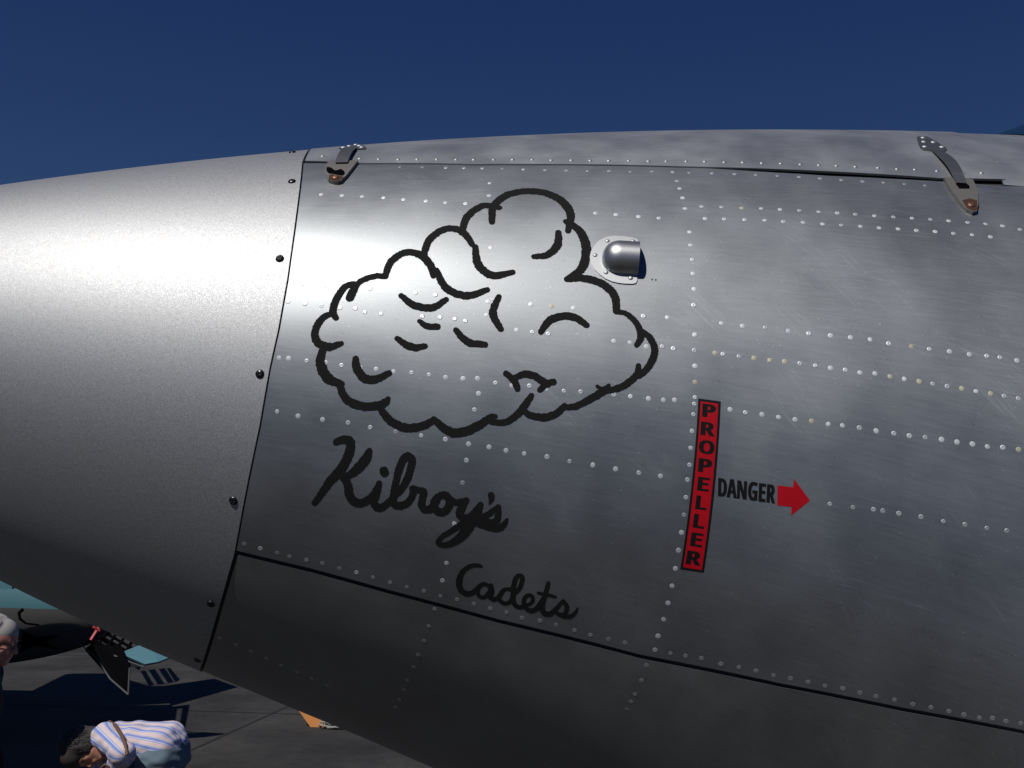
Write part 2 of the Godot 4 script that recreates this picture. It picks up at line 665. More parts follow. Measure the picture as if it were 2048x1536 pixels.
	var weave := Image.create(64, 64, false, Image.FORMAT_RGB8)
	for y in 64:
		for x in 64:
			var over: bool = (x / 16 + y / 16) % 2 == 0
			var e := absf(fmod(float(x if over else y), 4.0) - 2.0) / 2.0
			weave.set_pixel(x, y, Color(0.72, 0.58, 0.40).darkened(0.35 * e + (0.12 if over else 0.0)))
	M.straw = mat(Color.WHITE, 0.9)
	M.straw.albedo_texture = ImageTexture.create_from_image(weave)
	M.straw.uv1_scale = Vector3(7, 7, 1)

# ------------------------------------------------------------------ figures: smooth joined capsules, meshed as surface nets
func blob(bones: Array, cell: float, k: float, stripe := 0.0, fold := 0.0) -> ArrayMesh:
	var lo := Vector3.INF
	var hi := -Vector3.INF
	for b in bones:
		var r: float = maxf(b[2], b[3]) + cell * 3.0
		lo = lo.min(b[0] - Vector3.ONE * r).min(b[1] - Vector3.ONE * r)
		hi = hi.max(b[0] + Vector3.ONE * r).max(b[1] + Vector3.ONE * r)
	var nx := int((hi.x - lo.x) / cell) + 2
	var ny := int((hi.y - lo.y) / cell) + 2
	var nz := int((hi.z - lo.z) / cell) + 2
	var acc := PackedFloat32Array()
	acc.resize(nx * ny * nz)
	for b in bones:
		var A: Vector3 = b[0]
		var D: Vector3 = b[1] - b[0]
		var dd := maxf(D.length_squared(), 1e-9)
		var r0: float = b[2]
		var r1: float = b[3]
		var m := maxf(r0, r1) + 2.5 * cell
		var p0 := ((A.min(b[1]) - Vector3.ONE * m - lo) / cell).floor()
		var p1 := ((A.max(b[1]) + Vector3.ONE * m - lo) / cell).ceil()
		for i in range(maxi(0, int(p0.x)), mini(nx, int(p1.x) + 1)):
			for j in range(maxi(0, int(p0.y)), mini(ny, int(p1.y) + 1)):
				for l in range(maxi(0, int(p0.z)), mini(nz, int(p1.z) + 1)):
					var q := lo + Vector3(i, j, l) * cell - A
					var u := clampf(q.dot(D) / dd, 0.0, 1.0)
					var d := (q - D * u).length() - (r0 + (r1 - r0) * u)
					acc[(i * ny + j) * nz + l] += exp(-k * d)
	var v := PackedVector3Array()
	var n := PackedVector3Array()
	var uv := PackedVector2Array()
	var idx := PackedInt32Array()
	var cells := {}
	var f := func(i: int, j: int, l: int) -> float:
		return -log(maxf(acc[(i * ny + j) * nz + l], 1e-9)) / k
	for i in nx - 1:
		for j in ny - 1:
			for l in nz - 1:
				var base := (i * ny + j) * nz + l
				var c := 0
				for o in 8:
					if acc[base + (o & 1) * ny * nz + ((o >> 1) & 1) * nz + (o >> 2)] > 1.0:
						c += 1
				if c == 0 or c == 8:
					continue
				var sum := Vector3.ZERO
				var cnt := 0
				var vals := []
				for o in 8:
					vals.append(clampf(f.call(i + (o & 1), j + ((o >> 1) & 1), l + (o >> 2)), -0.2, 0.2))
				for o in 8:
					for ax in [1, 2, 4]:
						if o & ax == 0:
							var a: float = vals[o]
							var b: float = vals[o | ax]
							if (a < 0.0) != (b < 0.0):
								var p := Vector3(o & 1, (o >> 1) & 1, o >> 2)
								var e := Vector3(1 if ax == 1 else 0, 1 if ax == 2 else 0, 1 if ax == 4 else 0)
								sum += p + e * (a / (a - b))
								cnt += 1
				cells[base] = v.size()
				v.append(lo + (Vector3(i, j, l) + sum / maxi(cnt, 1)) * cell)
				n.append(Vector3((vals[1] + vals[3] + vals[5] + vals[7]) - (vals[0] + vals[2] + vals[4] + vals[6]), (vals[2] + vals[3] + vals[6] + vals[7]) - (vals[0] + vals[1] + vals[4] + vals[5]), (vals[4] + vals[5] + vals[6] + vals[7]) - (vals[0] + vals[1] + vals[2] + vals[3])).normalized())
	for base in cells:
		var here: bool = acc[base] > 1.0
		for ax in 3:
			var st: int = [ny * nz, nz, 1][ax]
			if here == (acc[base + st] > 1.0):
				continue
			var s1: int = [nz, 1, ny * nz][ax]
			var s2: int = [1, ny * nz, nz][ax]
			if cells.has(base - s1) and cells.has(base - s2) and cells.has(base - s1 - s2):
				var a: int = cells[base]
				var b: int = cells[base - s1]
				var c: int = cells[base - s1 - s2]
				var d: int = cells[base - s2]
				idx.append_array([a, b, c, a, c, d])
	if fold > 0.0:                                    # creases in cloth
		for i in v.size():
			var q := v[i] * Vector3(1.0, 1.7, 1.3)
			var e := 0.006
			var n0 := dent_a.get_noise_3dv(q * 5.5)
			var gx := dent_a.get_noise_3dv((q + Vector3(e, 0, 0)) * 5.5) - n0
			var gy := dent_a.get_noise_3dv((q + Vector3(0, e, 0)) * 5.5) - n0
			var gz := dent_a.get_noise_3dv((q + Vector3(0, 0, e)) * 5.5) - n0
			var g := Vector3(gx, gy * 1.7, gz * 1.3) * (fold / e)
			v[i] += n[i] * n0 * fold
			n[i] = (n[i] - (g - n[i] * g.dot(n[i]))).normalized()
	if stripe > 0.0:
		for p in v:
			var best := 9.0
			var u := 0.0
			for b in bones:
				var D: Vector3 = b[1] - b[0]
				var w := clampf((p - b[0]).dot(D) / maxf(D.length_squared(), 1e-9), 0.0, 1.0)
				var q: Vector3 = p - b[0] - D * w
				var d: float = q.length() - lerpf(b[2], b[3], w)
				if d < best and b.size() > 4:
					best = d
					var y: Vector3 = (b[4] - D * (b[4].dot(D) / D.length_squared())).normalized()
					var z: Vector3 = D.normalized().cross(y)
					u = atan2(q.dot(z), q.dot(y)) * b[5] / stripe
			uv.append(Vector2(u, 0.5))
	return mesh_of(v, n, uv, idx)

func hand_bones(wrist: Vector3, along: Vector3, palm: Vector3, size := 1.0) -> Array:
	var d := along.normalized()
	var pn := (palm - d * palm.dot(d)).normalized()
	var s := d.cross(pn)
	var r := []
	for f in 4:
		var off := (f - 1.5) * 0.020 * size
		var k := wrist + d * 0.085 * size + s * off
		r.append([wrist + s * off * 0.6, k, 0.013 * size, 0.011 * size])
		var l: float = [0.036, 0.043, 0.040, 0.030][f] * size
		var a := k + (d * 0.92 + pn * 0.38) * l
		var b := a + (d * 0.65 + pn * 0.75) * l * 0.7
		var c := b + (d * 0.35 + pn * 0.92) * l * 0.5
		r.append([k, a, 0.0095 * size, 0.009 * size])
		r.append([a, b, 0.009 * size, 0.0082 * size])
		r.append([b, c, 0.0082 * size, 0.007 * size])
	var t0 := wrist + d * 0.025 * size - s * 0.032 * size
	var t1 := t0 + (d * 0.6 - s * 0.6 + pn * 0.4).normalized() * 0.042 * size
	r.append([wrist + d * 0.01, t0, 0.015 * size, 0.013 * size])
	r.append([t0, t1, 0.012 * size, 0.010 * size])
	r.append([t1, t1 + (d * 0.85 + pn * 0.3).normalized() * 0.032 * size, 0.010 * size, 0.008 * size])
	return r

# head: centre, up (crown), fwd (face); returns bones of the bare head
func head_bones(c: Vector3, up: Vector3, fwd: Vector3, s := 1.0) -> Array:
	var x := up.cross(fwd).normalized()
	var P := func(a: float, b: float, d: float) -> Vector3: return c + (x * a + up * b + fwd * d) * s
	return [
		[P.call(0, 0.035, -0.025), P.call(0, 0.03, 0.015), 0.080 * s, 0.074 * s],
		[P.call(0, -0.02, 0.0), P.call(0, -0.04, 0.035), 0.068 * s, 0.052 * s],
		[P.call(0.03, -0.055, 0.03), P.call(0.012, -0.095, 0.065), 0.032 * s, 0.020 * s],
		[P.call(-0.03, -0.055, 0.03), P.call(-0.012, -0.095, 0.065), 0.032 * s, 0.020 * s],
		[P.call(0, -0.09, 0.068), P.call(0, -0.092, 0.072), 0.021 * s, 0.019 * s],
		[P.call(0, 0.005, 0.083), P.call(0, -0.032, 0.106), 0.010 * s, 0.013 * s],
		[P.call(0.010, -0.036, 0.094), P.call(-0.010, -0.036, 0.094), 0.009 * s, 0.009 * s],
		[P.call(0.040, 0.020, 0.068), P.call(0.012, 0.018, 0.083), 0.010 * s, 0.010 * s],
		[P.call(-0.040, 0.020, 0.068), P.call(-0.012, 0.018, 0.083), 0.010 * s, 0.010 * s],
		[P.call(0.038, -0.025, 0.058), P.call(0.034, -0.03, 0.06), 0.020 * s, 0.018 * s],
		[P.call(-0.038, -0.025, 0.058), P.call(-0.034, -0.03, 0.06), 0.020 * s, 0.018 * s],
		[P.call(0.018, -0.060, 0.083), P.call(-0.018, -0.060, 0.083), 0.009 * s, 0.009 * s],
		[P.call(0.016, -0.069, 0.082), P.call(-0.016, -0.069, 0.082), 0.009 * s, 0.009 * s],
		[P.call(0.076, 0.012, -0.012), P.call(0.080, -0.022, -0.006), 0.012 * s, 0.009 * s],
		[P.call(0.080, 0.014, -0.020), P.call(0.083, -0.004, -0.026), 0.009 * s, 0.008 * s],
		[P.call(-0.076, 0.012, -0.012), P.call(-0.080, -0.022, -0.006), 0.012 * s, 0.009 * s],
		[P.call(-0.080, 0.014, -0.020), P.call(-0.083, -0.004, -0.026), 0.009 * s, 0.008 * s],
	]

func joined(meshes: Array) -> ArrayMesh:
	var v := PackedVector3Array()
	var n := PackedVector3Array()
	var idx := PackedInt32Array()
	for m in meshes:
		var a: Array = m.surface_get_arrays(0)
		var at := v.size()
		v.append_array(a[Mesh.ARRAY_VERTEX])
		n.append_array(a[Mesh.ARRAY_NORMAL])
		for k in a[Mesh.ARRAY_INDEX]:
			idx.append(at + k)
	return mesh_of(v, n, PackedVector2Array(), idx)

# ------------------------------------------------------------------ the scene
func _ready() -> void:
	# camera
	var cam := Camera3D.new()
	cam.name = "camera"
	cam.fov = 38.4880
	cam.near = 0.05
	cam.far = 900.0
	cam.transform = Transform3D(Basis(Vector3(0.99989, 0.01461, 0.00215), Vector3(-0.01477, 0.98921, 0.14579), Vector3(-0.00000, -0.14580, 0.98931)), EYE)
	add_child(cam)
	cam.current = true
	# sky, sun, exposure
	var sky_m := ProceduralSkyMaterial.new()
	sky_m.sky_top_color = lin(0.0098, 0.0300, 0.120)
	sky_m.sky_horizon_color = lin(0.11, 0.225, 0.42)
	sky_m.sky_curve = 0.13
	sky_m.ground_horizon_color = lin(0.10, 0.11, 0.12)
	sky_m.ground_bottom_color = lin(0.06, 0.06, 0.06)
	sky_m.sun_angle_max = 24.0
	sky_m.sun_curve = 0.12
	var env := Environment.new()
	env.background_mode = Environment.BG_SKY
	env.sky = Sky.new()
	env.sky.sky_material = sky_m
	env.tonemap_mode = Environment.TONE_MAPPER_LINEAR
	env.tonemap_exposure = 0.78
	env.sdfgi_enabled = true
	env.ssao_enabled = true
	env.ssil_enabled = true
	var we := WorldEnvironment.new()
	we.name = "daylight"
	we.environment = env
	add_child(we)
	var sun := DirectionalLight3D.new()
	sun.name = "sun"
	sun.light_energy = 1.2
	sun.light_color = Color(1.0, 0.98, 0.955)
	sun.light_angular_distance = 0.53
	sun.shadow_enabled = true
	sun.rotation_degrees = Vector3(-51, -32, 0)
	add_child(sun)

	rng.seed = 20240
	dent_a.seed = 3
	dent_a.frequency = 1.7
	dent_a.fractal_octaves = 1
	dent_b.seed = 8
	dent_b.frequency = 6.0
	dent_b.fractal_octaves = 1
	make_materials()

	# ground: one sheet to the horizon
	var g := PlaneMesh.new()
	g.size = Vector2(800, 800)
	var ground := part("ground", g, M.ground, self)
	ground.set_meta("kind", "structure")
	for j in [[Vector3(-14, 0.004, -15.2), Vector3(8, 0.004, -12.4)], [Vector3(-3.4, 0.004, -9.0), Vector3(-1.9, 0.004, -22.0)], [Vector3(-14, 0.004, -21.0), Vector3(10, 0.004, -18.0)]]:
		var s := Soup.new()
		var a: Vector3 = j[0]
		var b: Vector3 = j[1]
		var side := (b - a).cross(Vector3.UP).normalized() * 0.02
		s.quad(a + side, a - side, b - side, b + side, Vector3.UP)
		part("ground_joint", soup_mesh(s), M.tyre, ground)

	nose_plane()
	parked_plane()
	bending_person()
	grey_person()
	small_things()

# ------------------------------------------------------------------ the silver aeroplane
func nose_plane() -> void:
	plane = thing("aeroplane", "polished bare aluminium aeroplane, riveted nose with a black cloud and script painted on its side", "aeroplane", Vector3.ZERO)
	var ring := curve([-13342,-223,-7829,-25,-5631,56,-3228,71,-1550,87,181,76,1356,86,3042,69,5023,20,7277,-43,9398,-110])            # h, t of the joint behind the nose cone, from the belly up
	var seam := func(h: float) -> float: return curve_at(ring, clampf(asin(sin(h)), -1.40, 0.97))
	var su := curve([-1000,9450,-100,9450,591,8792,1956,8278,4361,7948,5813,7831,6781,7748,7340,7690,8076,7802,12000,8100])
	var sl := curve([-1000,9301,-94,9301,591,8816,1956,8332,4363,7977,4826,7880,5283,7764,6080,7641,7325,7599,8026,7539,8244,7590,12000,8028])
	var lu := curve([-1000,-5543,74,-5543,882,-5432,1761,-5397,2950,-5288,4413,-4993,5790,-4463,6900,-3959,7961,-3398,12000,-2328])
	var ld := curve([-1000,-5697,82,-5697,891,-5575,1771,-5531,2961,-5409,4426,-5099,5803,-4554,6912,-4040,7971,-3469,12000,-2383])
	# the frame inside, seen only through the gaps
	part("inner_frame", sheet(func(u: float, v: float) -> Vector2: return Vector2(lerpf(-0.3, 5.2, u * u * 0.6 + u * 0.4), v * TAU), 80, 90, -0.0055, 0.0, false), M.inner, plane)
	# nose cone: painted metal, drawn out to a blunt tip
	var cone := part("nose_cone", sheet(func(u: float, v: float) -> Vector2:
		var h := v * TAU - PI / 2
		var e: float = seam.call(h) - 0.0004
		return Vector2(e - (e + 0.7599) * sin(u * PI / 2), h), 130, 240, 0.0008, 0.006, false), M.cone, plane, "smooth satin silver nose cone with dark cross-head screws along its rear edge")
	# side skin with the painting, and the same on the far side
	var skin_f := func(u: float, v: float) -> Vector2:
		var h0 := curve_at(lu, 0.0)
		var t: float = 0.0
		var lo := -0.55
		var hi := 0.9
		var h := -0.2
		for k in 3:
			t = lerpf(seam.call(h) + 0.0015, 1.15, u)
			lo = curve_at(lu, t)
			hi = curve_at(sl, t)
			h = lerpf(lo, hi, v)
		return Vector2(t, h)
	var skin := part("side_skin", sheet(skin_f, 260, 170, 0.0, 0.004, true), M.skin, plane, "brushed aluminium side panel with rows of flush rivets")
	part("far_side_skin", sheet(func(u: float, v: float) -> Vector2:
		var q: Vector2 = skin_f.call(u, v)
		return Vector2(q.x, PI - q.y), 60, 40, 0.0, 0.004, false), M.skin, plane)
	# belly panel, a dark seam below the side skin
	var belly := part("belly_skin", sheet(func(u: float, v: float) -> Vector2:
		var t: float = 0.0
		var h := -1.0
		for k in 3:
			t = lerpf(seam.call(h) + 0.0034, 1.15, u)
			var top := curve_at(ld, t)
			h = lerpf(-PI - top, top, v)
		return Vector2(t, h), 200, 150, -0.0012, 0.004, true), M.belly, plane, "dull dark aluminium belly panel below the long seam")
	# raised top panel with a lapped edge, then the deck behind it
	var t_end := func(h: float) -> float: return 0.8082 + 0.082 * (clampf(minf(h, PI - h), 0.7, 1.6) - 0.777)
	var top_f := func(u: float, v: float) -> Vector2:
		var t: float = 0.3
		var h := 1.0
		for k in 3:
			t = lerpf(seam.call(h) + 0.003, t_end.call(h), u)
			var lo := curve_at(su, t)
			h = lerpf(lo, PI - lo, v)
		return Vector2(t, h)
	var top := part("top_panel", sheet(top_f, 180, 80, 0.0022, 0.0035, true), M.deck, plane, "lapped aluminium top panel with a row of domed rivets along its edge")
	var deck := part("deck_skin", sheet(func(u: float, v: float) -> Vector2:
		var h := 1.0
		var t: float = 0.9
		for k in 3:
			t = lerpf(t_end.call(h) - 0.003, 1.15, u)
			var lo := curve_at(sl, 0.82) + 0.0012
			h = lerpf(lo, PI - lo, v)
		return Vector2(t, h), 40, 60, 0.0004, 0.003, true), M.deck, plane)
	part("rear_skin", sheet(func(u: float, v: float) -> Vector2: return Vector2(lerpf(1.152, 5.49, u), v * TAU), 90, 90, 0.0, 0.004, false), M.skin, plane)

	# rivets
	rivet_meshes = []
	for r in [[0.0036, 0.0003, 0], [0.0036, 0.00045, 1], [0.0035, 0.0004, 1], [0.0035, 0.0005, 1], [0.0036, 0.0003, 0], [0.0036, 0.0017, 0]]:
		var prof_r := []
		for i in 7:
			var x := i / 6.0
			prof_r.append(Vector2(r[0] * maxf(x, 0.001), r[1] * sqrt(maxf(0.0, 1.0 - x * x * 0.98))))
		if r[2] == 1:                                 # struck with a snap: a dimple in the head and a groove round it
			prof_r[0].y *= 0.35
			prof_r[1].y *= 0.45
			prof_r[2].y *= 0.75
		rivet_meshes.append([lathe(prof_r, 16), null])
	var rm := [M.rivet_bright, M.rivet_ring, M.rivet_grey, M.rivet_dull, M.rivet_yellow, M.plain_alloy]
	for i in 6:
		rivet_meshes[i][1] = rm[i]
	rivets([112,9856,573,9243,803,9073,1038,8921,1265,8855,1497,8774,1729,8681,1937,8625,2175,8569,2400,8522,2631,8481,2855,8411,3092,8381,3316,8324,3535,8308,3771,8294,4001,8253,4214,8249,4451,8249,4669,8237,4897,8200,5116,8196,5337,8166,5560,8156,5787,8135,6002,8117,6205,8101,6423,8078,6682,8064,6898,8035,7107,8046,7354,8018,7649,7981,7861,8025], "dome", 0.0021, top)
	rivets([1072,8397,1339,8279,1616,8190,1827,8126,2044,8067,2279,8011,2524,7929,2775,7854,3026,7803,3270,7774,3521,7749,3771,7716,4021,7716,4259,7693,4456,7672,4717,7658,4976,7623,5224,7605,5470,7580,5714,7546,5951,7505,6193,7470,6428,7438,6665,7433,6898,7410,7125,7389], "dull", 0.0, skin)
	rivets([220,6784,463,6682,694,6590,941,6491,1171,6377,1427,6282,1649,6198,1875,6142,3081,5818,3331,5774,3559,5734,3807,5681,4033,5650], "bright", 0.0, skin)
	rivets([4518,6142,4740,6149,4962,6141,5178,6153,5387,6147,5602,6146,5809,6137,6016,6130,6211,6124,6416,6114,6621,6114,6820,6116,7017,6120,7208,6116,7409,6116,7597,6117,7772,6100,7944,6040], "bright", 0.0, skin)
	rivets([4540,5695,4755,5717,4975,5723,5193,5732,5400,5724,5612,5729,5822,5718,6027,5726,6231,5720,6428,5714,6631,5728,6827,5727,7022,5736,7215,5731,7408,5735,7598,5727], "bright", 0.0, skin)
	rivets([4288,7229,4301,6876,4318,6464,4331,6043,4358,5198,4361,4772,4377,4327,4380,3917,4392,3486,4395,3059,4413,2314,4423,1929,4440,1567,4454,1201,4472,474,4477,112,4484,-258,4498,-621,4500,-944,4513,-1316,4524,-1689,4531,-2065,4536,-2456,4544,-2850,4548,-3241,4549,-3631,4545,-4020,4535,-4426,4544,-4766], "bright", 0.0, skin)
	rivets([4469,854,4470,708], "bright", 0.0, skin)
	rivets([235,2902,475,2863,972,2849,1462,2797,1678,2771], "dull", 0.0, skin)
	rivets([2690,2695,2912,2685,3144,2681,3878,2640,4121,2663], "bright", 0.0, skin)
	rivets([4684,2676,4899,2664,5134,2696,5367,2683,5574,2689,5790,2712,5990,2732,6183,2752,6370,2727,6591,2739,6766,2748,6960,2766,7151,2775,7319,2808,7443,2825,7602,2827], "bright", 0.0, skin)
	rivets([125,2284,310,2249,490,2214,691,2186,856,2201,964,2096,1135,2084,1576,2099,1761,2108,1920,2099,2033,2066], "dull", 0.0, skin)
	rivets([2577,1942,2745,1929,2913,1918,3595,1919,3760,1928,3932,1878,4095,1926,4209,1911], "bright", 0.0, skin)
	rivets([4632,1935,4713,1937,4876,1931,5027,1946,5183,1953,5333,1970,5488,1979,5642,1989,5791,1987,5939,1998,6081,1997,6227,2031,6373,2023,6509,2024,6653,2029,6787,2032,6925,2038,7058,2052,7194,2060,7330,2069,7460,2076,7590,2085], "mixed", 0.0, skin)
	rivets([151,495,252,510,445,492,648,494,820,472,1016,474,1185,483,1370,470,1559,487,1743,490,1917,477,2098,508,2247,556,2438,500,2610,493,2789,540,2966,524,3147,536,3315,570,3656,629,3824,642,4006,661,4158,682,4267,723], "bright", 0.0, skin)
	rivets([4827,723,4982,719,5145,742,5308,755,5470,769,5631,805,5792,812,5932,842,6096,863,6254,873,6426,901,6573,919,6723,959,6873,991,7017,1012,7160,1042,7298,1063,7439,1113,7580,1146], "bright", 0.0, skin)
	rivets([238,-1081,466,-1117,727,-1108,997,-1093,1232,-1119,1502,-1127,1769,-1108,2025,-1103,2267,-1115,2479,-1099,2657,-1108,2843,-1100,3079,-1080,3311,-1083,3545,-1058,3779,-1042,4016,-1021,4231,-986], "bright", 0.0, skin)
	rivets([5890,-730,6108,-681,6299,-615,6388,-594,6537,-559,6740,-510,6947,-474,7142,-424,7339,-371,7517,-309], "ringed", 0.0, skin)
	rivets([2131,7156,2133,6512,2200,4400,2241,2677,2244,2285,2282,177,2268,-251,2276,-1528,2278,-2099,2277,-3146,2279,-4208,2277,-4703], "bright", 0.0, skin)
	rivets([143,-5254,322,-5255,510,-5247,644,-5252,829,-5212,1004,-5182,1192,-5189,1377,-5165,1558,-5174,1745,-5178,1929,-5166,2112,-5139,2292,-5143,2468,-5104,2650,-5088,2827,-5074,2997,-5049,3166,-5066,3352,-4997,3520,-4968,3715,-4955,3883,-4935,4070,-4897,4238,-4847,4700,-4720,4848,-4655,5004,-4581], "ringed", 0.0, skin)
	rivets([5200,-4544,5375,-4474,5540,-4411,5711,-4363,5872,-4288,6037,-4219,6198,-4162,6363,-4068,6522,-4019,6669,-3958,6836,-3877,7003,-3813,7162,-3727,7320,-3657,7452,-3601,7585,-3533,7691,-3443,7806,-3390,7930,-3310], "ringed", 0.0, skin)
	rivets([-70,10841,-41,10308,-53,9929,4067,9900,4125,9673,4150,9333,7937,11331,7878,10410,7886,9762,7881,9160,7873,8667], "bright", 0.0021, top, 0.7)
	rivets([8851,11561,8980,11500,9096,11316], "dome", 0.0006, deck)
	rivets([8202,8737,8086,8547], "bright", 0.0004, deck)
	rivets([2263,-5576,2243,-6134,2235,-6647,2210,-7178,2197,-7656,2167,-8241,2159,-8687,2144,-9215,2127,-9665], "spare", -0.0012, belly)
	rivets([4508,-5208,4505,-5612,4487,-6022,4474,-6254,4461,-6493], "spare", -0.0012, belly)
	rivets([8,-9537,206,-9554,388,-9605,577,-9673,754,-9763,949,-9819,1132,-9866,1317,-9940], "spare", -0.0012, belly)
	var mm := MultiMesh.new()
	mm.transform_format = MultiMesh.TRANSFORM_3D
	mm.mesh = rivet_meshes[3][0]
	mm.instance_count = spare.size()
	for i in spare.size():
		mm.set_instance_transform(i, spare[i])
	var rest := MultiMeshInstance3D.new()
	rest.name = "faint_rivets"
	rest.multimesh = mm
	rest.material_override = M.rivet_dull
	rest.set_meta("kind", "stuff")
	belly.add_child(rest, true)

	# cross-head screws along the rear edge of the cone
	var sm := screw_mesh()
	for q in pairs([-298,11270,-156,7689,-64,3817,-15,-49,-50,-3957,-128,-7901,-240,-11884]):
		var o := part("screw", sm, M.screw, cone)
		o.transform = seat(q.x, q.y, 0.0006, rng.randf() * TAU)

	# spring latches that hold the top panel down
	latch([282,10932,317,10641,367,10529,517,10423,610,10336,627,10557,594,11061,517,11520,451,11707,378,11369,330,11169], [224,9034,571,8857,522,8244,477,7740,449,7536,433,7387,390,7335,345,7359,277,7480,231,7902,201,8371,205,8672], [217,8364,237,8420,277,8339,327,8103,358,8122,392,8200,434,8036,455,7857,443,7696,411,7706,363,7775,315,7846,268,7890,233,8078], [273,7776,316,7818,364,7747,421,7676,452,7587,432,7399,390,7342,344,7364,281,7483], [392,10720,360,10451,337,9864,320,9180,309,8641], [510,10578,512,10233,488,9651,471,9096,458,8592], [334,10947,402,11234,479,11511,529,11096,566,10694], [353,7576], [0.0045, 0.008, 0.010, 0.010, 0.0085], "spring latch with a bent steel strap and a worn, rusting bracket near the nose cone")
	latch([7541,10245,7605,10461,7715,10443,7713,9931,7721,9420,7706,9268,7652,9163,7579,9126,7477,9154,7410,9190,7402,9361,7456,9758], [7363,7646,7684,7623,7661,7176,7597,6711,7538,6419,7488,6373,7434,6451,7398,6665,7370,7034,7359,7355], [7491,7467,7567,7469,7595,7322,7577,7210,7461,7185,7449,7374], [7424,6744,7519,6839,7592,6782,7547,6444,7491,6396,7441,6475], [7496,9205,7478,8581,7469,8111,7459,7695,7461,7376], [7617,9157,7630,8728,7622,8349,7598,7877,7570,7371], [7618,10261,7535,9833,7652,9825,7464,9424,7675,9437], [7498,6593], [0.0045, 0.0075, 0.010, 0.0105, 0.008], "spring latch with a teardrop plate, long steel strap and rusty screw at the rear of the seam")

	# air scoop
	var scoop := holder("air_scoop", plane, "small aluminium air scoop open to the rear, on a riveted D-shaped flange")
	part("flange", plate([3793,4709,3792,4807,3781,4859,3749,4888,3689,4908,3635,4924,3550,4928,3481,4904,3422,4842,3363,4726,3315,4551,3286,4367,3277,4190,3291,3991,3331,3829,3387,3688,3457,3566,3526,3499,3599,3467,3672,3462,3744,3471,3780,3504,3791,3585,3788,3736], 0.0017, 0.0017, 0.006), M.plain_alloy, scoop)
	for q in pairs([3462,4738,3739,4769,3334,4257,3459,3749,3722,3630]):
		var o := part("rivet", rivet_meshes[5][0], M.plain_alloy, scoop)
		o.transform = seat(q.x, q.y, 0.0016, 0.0)
		o.scale *= 0.92
	scoop_hood(scoop, pairs([3401,4187,3801,4183,3817,4653,3788,3736]))
	var pin := lathe([Vector2(0.0004, 0.0), Vector2(0.0013, 0.0002), Vector2(0.0014, -0.002)], 10)
	for q in pairs([3949,3654,3987,3651]):
		part("drilled_hole", pin, M.inner, skin).transform = seat(q.x, q.y, 0.0001, 0.0)

	# painting and lettering
	var cl := []
	cl.append([[1112,3279,1019,3288,917,3191,834,3013,796,2760,777,2533], [92,96,96,92,119,126]])
	cl.append([[783,2985,708,2892,648,2573,623,2246,629,2009,671,1861], [96,106,107,107,110,80]])
	cl.append([[613,1986,535,1852,483,1548,486,1242,551,1031,660,978,776,1108], [76,99,106,109,117,117,71]])
	cl.append([[602,951,588,632,617,348,710,53,855,-51], [98,122,140,142,90]])
	cl.append([[831,-31,895,-343,986,-519,1121,-578,1260,-519,1343,-387,1364,-284], [90,112,115,115,119,115,71]])
	cl.append([[1295,-540,1398,-803,1526,-951,1656,-953,1778,-839,1875,-648], [89,111,115,114,114,85]])
	cl.append([[1868,-644,1984,-814,2093,-897,2205,-829,2355,-587], [85,111,121,121,114]])
	cl.append([[955,702,981,460,1073,207,1186,185,1328,409], [90,120,123,112,86]])
	cl.append([[1349,1399,1456,1248,1551,1196,1652,1257], [75,103,105,79]])
	cl.append([[1551,1953,1644,1829,1748,1835], [64,94,94]])
	cl.append([[2248,-795,2359,-569,2449,-372,2490,-329], [109,115,99,63]])
	cl.append([[2456,-480,2559,-463,2654,-343,2731,-122,2784,117,2823,310], [72,85,95,102,99,76]])
	cl.append([[2769,-94,2872,-178,2985,-162,3092,-46,3174,182], [76,99,105,102,82]])
	cl.append([[3157,157,3270,199,3375,356,3488,556,3569,730,3590,816], [72,89,98,108,102,59]])
	cl.append([[3477,765,3537,705], [49,49]])
	cl.append([[3567,676,3691,793,3795,979,3864,1187,3869,1388], [76,92,99,92,73]])
	cl.append([[3889,1142,3959,1350,4008,1605,4016,1851,3956,2108,3883,2241], [66,92,99,100,93,70]])
	cl.append([[3591,2687,3684,2665,3780,2514,3844,2302,3865,2082,3830,1883], [74,77,84,94,100,70]])
	cl.append([[2531,774,2600,668,2656,517,2671,424], [83,93,96,76]])
	cl.append([[2617,688,2718,819,2822,809,2908,712,2969,649], [73,96,99,102,99]])
	cl.append([[2957,667,3028,723], [86,86]])
	cl.append([[2958,645,2901,482], [96,76]])
	cl.append([[1111,3327,1149,3805,1281,4132,1443,4074,1576,3713,1624,3360], [91,110,117,117,116,79]])
	cl.append([[1488,4009,1525,4618,1681,5041,1865,4972,2000,4471], [92,112,125,119,86]])
	cl.append([[1868,4897,1912,5563,2075,6028,2252,5942], [93,120,127,102]])
	cl.append([[2189,5331,2196,6027,2375,6585,2663,6691,2906,6381,3049,5764,3031,5057], [88,121,142,149,141,126,87]])
	cl.append([[3007,5417,3160,5069,3236,4473,3198,3844,3051,3492], [94,125,135,128,91]])
	cl.append([[3061,3494,3237,3543,3426,3419,3561,3113,3593,2702], [91,115,120,114,101]])
	cl.append([[1647,3557,1778,3007,1996,2803,2215,3020], [85,115,114,84]])
	cl.append([[2034,4404,2088,3807,2248,3480,2463,3606], [86,122,121,85]])
	cl.append([[2677,4141,2823,4224,2921,4564,2925,5011], [80,116,123,87]])
	cl.append([[2830,1953,2927,2321,3127,2449,3297,2254], [77,113,113,83]])
	cl.append([[2348,2838,2308,2346,2412,1929], [78,113,83]])
	cl.append([[1946,1790,2086,1497,2272,1466], [77,106,83]])
	cl.append([[1315,2685,1476,2409,1664,2386,1796,2648], [78,108,108,78]])
